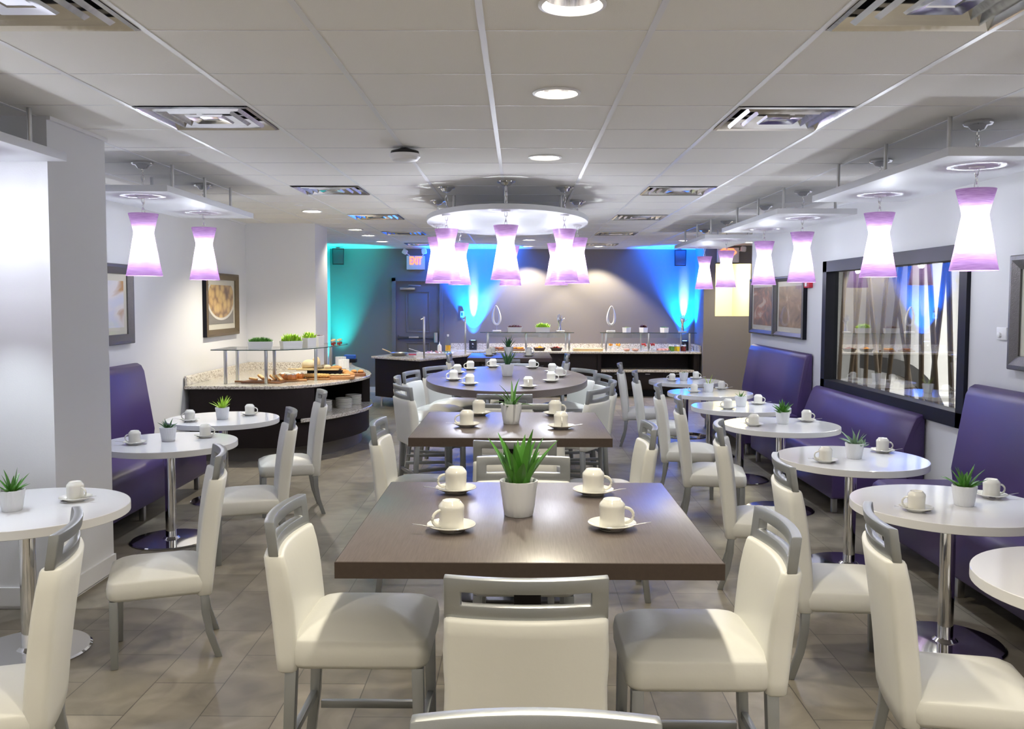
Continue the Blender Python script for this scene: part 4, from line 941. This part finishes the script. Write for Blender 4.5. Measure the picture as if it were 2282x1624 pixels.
for k, (x, y) in enumerate([(-2.10, 10.02), (-2.02, 10.04), (-1.95, 10.02)]):
    food('filled_baguette', 'toasted filled baguette, %s from the left at the display right' % sw_[k], 'sandwich', x, y, CT+.09 if k == 0 else CT+.037 if k == 1 else CT+.012, 'crust', loaf(B(), .13, .07, .06 if k else .05, wav=.06, rz=.2), group='filled baguettes')
board(-1.90, 10.25, CT, R(10), .10, .10, .035, 'woodd', 'small dark board with bread rolls at the buffet curve', False)
for k, (x, y) in enumerate([(-1.94, 10.26), (-1.86, 10.25)]):
    food('bread_roll', 'small bread roll, %s on the small dark board' % ('left' if k == 0 else 'right'), 'bread', x, y, CT+.036, 'crust', loaf(B(), .07, .055, .04), group='small rolls')
def ribs(r, h):
    n = 60; return B().loft([[((r+(.003 if i % 2 else -.003))*math.cos(2*PI*i/n), (r+(.003 if i % 2 else -.003))*math.sin(2*PI*i/n), z) for i in range(n)] for z in (0, h)])
for x, y, l in [(-2.44, 11.95, 'left'), (-2.30, 11.45, 'right')]: food('ribbed_crock', '%s of two white ribbed crocks behind the bread' % l, 'crock', x, y, CT, 'white', ribs(.07, .115), group='ribbed crocks')
t = thing('napkin_holder', 'dark holder with folded blue cloth at the far buffet end', 'napkin holder', (-2.42, 12.5, CT)); B().box(-.09, .09, -.07, .07, 0, .05).build('base', 'black', t, bev=.004); B().prism(rr(.16, .12, .02), .05, .11, .01).build('cloth', 'cloth', t)

# ------------------------------------------------------------------ back buffet and island
isl = thing('buffet_island', 'angled dark cooking island with granite top before the grey door', 'buffet counter', (0, 0, 0))
ip = [(-2.36, 13.95), (-1.50, 13.22), (-.86, 14.45), (-.80, 15.0), (-1.0, 15.25), (-1.55, 15.25), (-2.05, 14.75)]
B().prism(ip, CT-.035, CT, .005).build('countertop', 'granite', isl)
B().prism(inset(ip, .05), .16, CT-.035).build('body', 'espresso', isl, ang=20)
for x, y in [(-2.2, 13.98), (-1.53, 13.42), (-.95, 14.5), (-2.0, 14.6)]: B().lathe([(.018, 0), (.018, .16)], 14).build('leg', 'chrome', isl, loc=(x, y, 0))
bc = thing('back_buffet', 'long dark buffet with granite top along the back wall', 'buffet counter', (0, 0, 0))
B().box(-1.25, 3.19, 15.35, 16.04, CT-.035, CT).build('countertop', 'granite', bc, bev=.005)
B().box(-1.25, 3.19, 16.03, 16.055, CT, CT+.11).box(3.165, 3.19, 15.4, 16.03, CT, CT+.11).build('backsplash', 'granite', bc)
B().box(-1.22, 1.44, 15.42, 16.02, .12, CT-.035).build('cabinet', 'espresso', bc)
B().box(1.44, 3.16, 15.42, 16.02, .12, .44).build('lower_cabinet', 'espresso', bc)
B().box(1.44, 3.16, 15.95, 16.02, .48, CT-.035).build('niche_back', 'espresso', bc)
B().box(3.07, 3.17, 15.40, 16.02, .12, CT-.035).build('side_panel', 'espresso', bc); B().box(1.38, 1.44, 15.40, 15.95, .12, CT-.035).build('side_panel', 'espresso', bc)
B().box(1.44, 3.07, 15.36, 16.0, .44, .48).build('shelf', 'granite', bc, bev=.003)
B().box(-1.18, 3.12, 15.5, 16.0, 0, .12).build('toe_kick', 'black', bc)
for k in range(3):
    x0 = 1.46+k*.54; d_ = B().box(x0, x0+.52, 15.40, 15.42, .14, .43).build('door', 'espresso', bc, bev=.003); B().box(x0+.22, x0+.30, 15.385, 15.40, .40, .412).build('handle', 'steel', d_)
for k in range(5):
    x0 = -1.2+k*.515; d_ = B().box(x0, x0+.50, 15.40, 15.42, .14, CT-.05).build('door', 'espresso', bc, bev=.003)
for gx0, gx1, posts, l in [(-.69, .965, [(-.56, 15.45), (-.56, 15.85), (.12, 15.5), (.84, 15.85), (.88, 15.45)], 'left'), (1.42, 3.12, [(1.50, 15.85), (1.53, 15.45), (2.28, 15.45), (2.20, 15.85), (3.0, 15.45), (2.92, 15.85)], 'right')]:
    g = thing('sneeze_guard', 'glass shelf on steel posts over the back buffet, %s one' % l, 'sneeze guard', (0, 0, CT), 0)
    B().box(gx0, gx1, 15.42, 15.90, .325, .333).build('glass_shelf', 'glass', g)
    B().box(gx0, gx1, 15.416, 15.42, .324, .334).build('glass_edge', 'glass_edge', g)
    B().box(gx0+.1, gx1-.1, 15.435, 15.441, .24, .325).build('glass_front', 'glass', g)
    for x, y in posts: B().box(-.016, .016, -.016, .016, 0, .325).build('post', 'steel', g, loc=(x, y, 0), bev=.002)
ZB = CT+.334
# sculptures
def ring_sculpture(x, y, z, label, lean):
    t = thing('ring_sculpture', label, 'sculpture', (x, y, z), 0, 'white ring sculptures'); b_ = B()
    B().prism(rr(.15, .10, .004), 0, .03, .003).build('plinth', 'white', t); B().lathe([(.004, .03), (.004, .12)], 8).build('pin', 'steel', t)
    rings = []; n = 40; zc = .30
    for k in range(n):
        a = 2*PI*k/n; sx = .058*(1-.38*math.sin(a)); px = sx*math.cos(a)+lean*(math.sin(a)+1)*.012; pz = zc+.165*math.sin(a)
        th = .022-.010*math.sin(a); nx, nz = math.cos(a), math.sin(a)*.5
        rings.append([(px+nx*th*math.cos(q), .022*math.sin(q), pz+nz*th*math.cos(q)*1.2) for q in [2*PI*i/10 for i in range(10)]])
    rings.append(rings[0]); B().loft(rings, False, False).build('ring', 'white', t, ang=60)
ring_sculpture(-.40, 15.62, ZB, 'white ring sculpture on the left glass shelf', -.6); ring_sculpture(1.63, 15.62, ZB, 'white ring sculpture on the right glass shelf', .3)
def hand(x, y, z, rz, label):
    t = thing('hand_sculpture', label, 'sculpture', (x, y, z), rz, 'silver hand sculptures')
    B().prism(rr(.15, .10, .006), 0, .025, .003).build('plinth', 'steel', t)
    b_ = B(); b_.loft([rring(.062, .048, .02, .025), rring(.055, .042, .02, .06), rring(.045, .036, .016, .13), rring(.050, .034, .015, .165), rring(.078, .034, .015, .20), rring(.084, .032, .014, .235), rring(.070, .024, .010, .250)])
    for fx, L_, sp in ((-.030, .062, -.22), (-.010, .078, -.06), (.011, .072, .08), (.030, .055, .24)):
        p = Vector((fx, 0, .240)); pts = [p]; e = sp; fy = 0
        for k in range(3): p = p+Vector((math.sin(e), -.10*k, math.cos(e)))*L_/3; pts.append(p); fy += 1
        b_.tube(pts, [.0085, .0078, .007, .005], 8)
    b_.tube([(.035, 0, .19), (.060, -.004, .215), (.078, -.006, .232), (.092, -.004, .252)], [.011, .010, .008, .005], 8)
    b_.build('hand', 'chrome', t, ang=60)
hand(.72, 15.62, ZB, .3, 'silver hand sculpture at the right end of the left glass shelf'); hand(2.90, 15.62, ZB, -.1, 'silver hand sculpture on the right glass shelf before the blue light')
GB = 'planters over the back buffet'
trough(-.08, 15.62, ZB, 0, .13, .05, .085, 'redleaf', .05, 'white trough of dark red leaves over the back buffet', GB, 220, 1.2, 11)
trough(.42, 15.62, ZB, 0, .13, .05, .085, 'greenlime', .085, 'white trough of bright lime leaves over the back buffet', GB, 260, 1.2, 12)
trough(1.91, 15.62, ZB, R(35), .055, .055, .085, 'greenlime', .02, 'white square planter with low lime moss, left on the right shelf', GB, 120, 1.0, 13)
trough(2.21, 15.62, ZB, R(35), .055, .055, .085, 'redleaf', .06, 'white square planter with dark red leaves, middle of the right shelf', GB, 160, 1.2, 14)
trough(2.58, 15.62, ZB, R(35), .055, .055, .085, 'green', .03, 'white square planter with low green leaves, right on the right shelf', GB, 120, 1.0, 15)
def uplight(x, y, label):
    t = thing('led_uplight', label, 'light', (x, y, CT), 0, 'blue uplights'); B().box(-.068, .068, -.06, .06, 0, .17).build('housing', 'plastic_black', t, bev=.004); B().lathe([(.001, .1705), (.04, .1705), (.04, .173), (.001, .173)], 20).build('lens', 'led', t)
    for k, (a, w_, z) in enumerate(((-.005, .022, .11), (0, .03, .095), (-.002, .012, .045))): B().box(a-w_/2, a+w_/2, -.062, -.06, z, z+.009).build('white_mark', 'white', t)
uplight(-.838, 15.91, 'black box casting blue light up the wall behind the tall post'); uplight(3.0, 15.91, 'black box casting blue light at the right end of the buffet')
# food on the back buffet
def basket(x, y, label, m, seed):
    t = thing('food_basket', label, 'basket', (x, y, CT), 0, 'food baskets')
    B().loft([rring(.16, .13, .03, 0), rring(.22, .18, .04, .055), rring(.21, .17, .04, .055), rring(.15, .12, .03, .02)], True, True).build('basket', 'wicker', t)
    rnd = random.Random(seed); b_ = B()
    for k in range(14): loaf(b_, rnd.uniform(.05, .08), .03, .025, n=5, cx=rnd.uniform(-.06, .06), cy=rnd.uniform(-.05, .05), rz=rnd.uniform(0, 3))
    b_.v = [(x_, y_, z_+.03+.035*math.exp(-(x_*x_+y_*y_)/.003)) for x_, y_, z_ in b_.v]; b_.build('pastries', m, t)['kind'] = 'stuff'
basket(.36, 15.60, 'dark basket heaped with orange pastries on the back buffet', 'orange', 1); basket(.66, 15.60, 'dark basket of dark red pastries on the back buffet', 'jam', 2)
for x, l, m in ((-.36, 'left', 'pastry'), (-.02, 'right', 'orange')):
    t = thing('pastry_tray', '%s of two trays of pastries at the buffet left' % l, 'tray', (x, 15.62, CT), 0, 'pastry trays'); B().prism(rr(.24, .18, .02), 0, .03, .004).build('tray', 'woodd', t)
    b_ = B(); rnd = random.Random(5)
    for k in range(10): loaf(b_, .06, .04, .035, n=5, cx=rnd.uniform(-.08, .08), cy=rnd.uniform(-.05, .05), rz=rnd.uniform(0, 3))
    o = b_.build('pastries', m, t, loc=(0, 0, .03)); o['kind'] = 'stuff'
board(1.22, 15.58, CT, 0, .26, .14, .05, 'bamboo', 'long pale bamboo board between the two glass guards', False)
def stem_glass(x, y, m, label, group):
    t = thing('dessert_glass', label, 'glass', (x, y, CT), 0, group)
    B().lathe([(.03, 0), (.03, .003), (.005, .006), (.005, .04), (.03, .055), (.042, .10)], 20, cap1=False).build('glass', 'glass', t)
    b_ = B(); rnd = random.Random(x)
    for k in range(9): b_.lathe([(.004, -.016), (.015, -.008), (.018, 0), (.015, .008), (.004, .016)], 8, (rnd.uniform(-.035, .035), rnd.uniform(-.03, .03), .098+rnd.uniform(0, .03)))
    o = b_.build('fruit', m, t); o['kind'] = 'stuff'
stem_glass(1.62, 15.6, 'orange', 'footed glass of orange fruit, left of two', 'orange fruit glasses'); stem_glass(1.76, 15.6, 'orange', 'footed glass of orange fruit, right of two', 'orange fruit glasses')
stem_glass(2.21, 15.6, 'red', 'footed glass of red berries, left of the middle post', 'berry glasses'); stem_glass(2.38, 15.6, 'red', 'footed glass of red berries, right of the middle post', 'berry glasses')
for x, l in ((1.91, 'left'), (2.06, 'right')):
    t = thing('snack_bowl', '%s of two low glass bowls of pale snacks' % l, 'bowl', (x, 15.56, CT), 0, 'snack bowls'); B().lathe([(.04, 0), (.06, .02), (.065, .055)], 24, cap1=False).build('bowl', 'glass', t)
    B().lathe([(.001, .003), (.036, .004), (.055, .02), (.058, .042), (.001, .05)], 20).build('snacks', 'pinkm', t)
t = thing('meat_platter', 'white platter of pink sliced meats beside the juice jars', 'platter', (2.55, 15.6, CT)); B().lathe([(.10, 0), (.15, .012), (.148, .015), (.09, .005)], 32).build('plate', 'china', t)
b_ = B(); rnd = random.Random(4)
for k in range(22): loaf(b_, .07, .05, .02, n=5, cx=rnd.uniform(-.09, .09), cy=rnd.uniform(-.06, .06), rz=rnd.uniform(0, 3))
b_.v = [(x_, y_, z_+.012+(.02 if int(x_*97) % 2 else 0)) for x_, y_, z_ in b_.v]; b_.build('meat', 'pinkm', t)['kind'] = 'stuff'
for x, m, l in ((2.70, 'jgreen', 'green'), (2.80, 'jyellow', 'yellow'), (2.91, 'jred', 'dark red')):
    for k, dy in enumerate((0, .085)):
        jar(x+.022*(1-k*2)*.6, 15.52+dy, CT, .032, .10, m, '%s juice jar, %s one of the pair' % (l, ('front', 'rear')[k]), 'juice jars', 'white', .85)
# cooking island items
t = thing('frying_pan', 'grey frying pan with pale handle on the angled island', 'pan', (-1.93, 14.05, CT)); B().lathe([(.10, 0), (.125, .025), (.15, .05), (.148, .052), (.12, .028), (.095, .006)], 36).build('pan', 'pan', t)
B().tube([(-.13, .06, .045), (-.2, .10, .07), (-.29, .15, .10)], [.008, .009, .01], 8).build('handle', 'bamboo', t)
tag(B().prism(rr(.22, .12, .01), 0, .012, .002).build('red_mat', 'redplastic', None, (-1.70, 14.35, CT), .2), 'flat red tray beside the grey frying pan', 'tray')
t = thing('ingredient_tray', 'white tray of chopped pink and green toppings on the island', 'tray', (-1.35, 14.45, CT)); B().loft([rring(.5, .3, .02, 0), rring(.54, .34, .03, .03), rring(.53, .33, .03, .03), rring(.48, .28, .02, .008)]).build('tray', 'white', t)
for x, m, s_ in ((-.15, 'pinkm', 1), (0.02, 'pastry', 2), (.15, 'green', 3)):
    rnd = random.Random(s_); b_ = B()
    for k in range(24): b_.lathe([(.003, -.006), (.014, 0), (.003, .006)], 6, (rnd.gauss(0, .035), rnd.gauss(0, .04), .018+rnd.uniform(0, .035)))
    b_.build('topping', m, t, loc=(x, 0, 0))['kind'] = 'stuff'
t = thing('utensil_rest', 'white block holding two tongs at the island corner', 'utensil holder', (-1.58, 13.88, CT), .3); B().box(-.09, .09, -.05, .05, 0, .012).box(-.05, .07, -.03, .03, .012, .07).build('block', 'white', t, bev=.004)
for k in (0, 1): B().tube([(.05, -.015+.03*k, .06), (-.05, -.02+.03*k, .09), (-.17, -.03+.03*k, .13)], .005, 6).build('tong', 'white', t)
t = thing('squeeze_bottle', 'white squeeze bottle on the island beside the carafe', 'bottle', (-1.37, 15.05, CT)); B().lathe([(.001, 0), (.034, 0), (.036, .01), (.036, .10), (.03, .125), (.02, .13)], 24).build('bottle', 'icing', t); B().lathe([(.02, .13), (.008, .15), (.003, .185)], 12).build('nozzle', 'white', t)
t = thing('juice_carafe', 'glass carafe half full of orange juice on the island', 'carafe', (-1.22, 15.0, CT)); B().lathe([(.045, 0), (.05, .01), (.05, .13), (.02, .23), (.016, .27), (.022, .28)], 24, cap1=False).build('glass', 'glass', t); B().lathe([(.001, .004), (.046, .005), (.046, .125), (.001, .125)], 24).build('juice', 'jorange', t)
B().lathe([(.001, .31), (.018, .31), (.018, .285), (.012, .27)], 12).build('stopper', 'white', t)
for x, y, h, l in ((-1.452, 13.36, .64, 'left post at the island corner'), (-.90, 14.62, .63, 'right post beside the blue light')):
    t = thing('guard_post', 'tall steel '+l, 'post', (x, y, CT), 0, 'steel posts on the island'); B().box(-.014, .014, -.014, .014, 0, h).build('post', 'steel', t, bev=.002)
    B().tube([(-.01, 0, h-.03), (-.045, 0, h-.045)], .012, 10).build('bracket', 'steel', t)
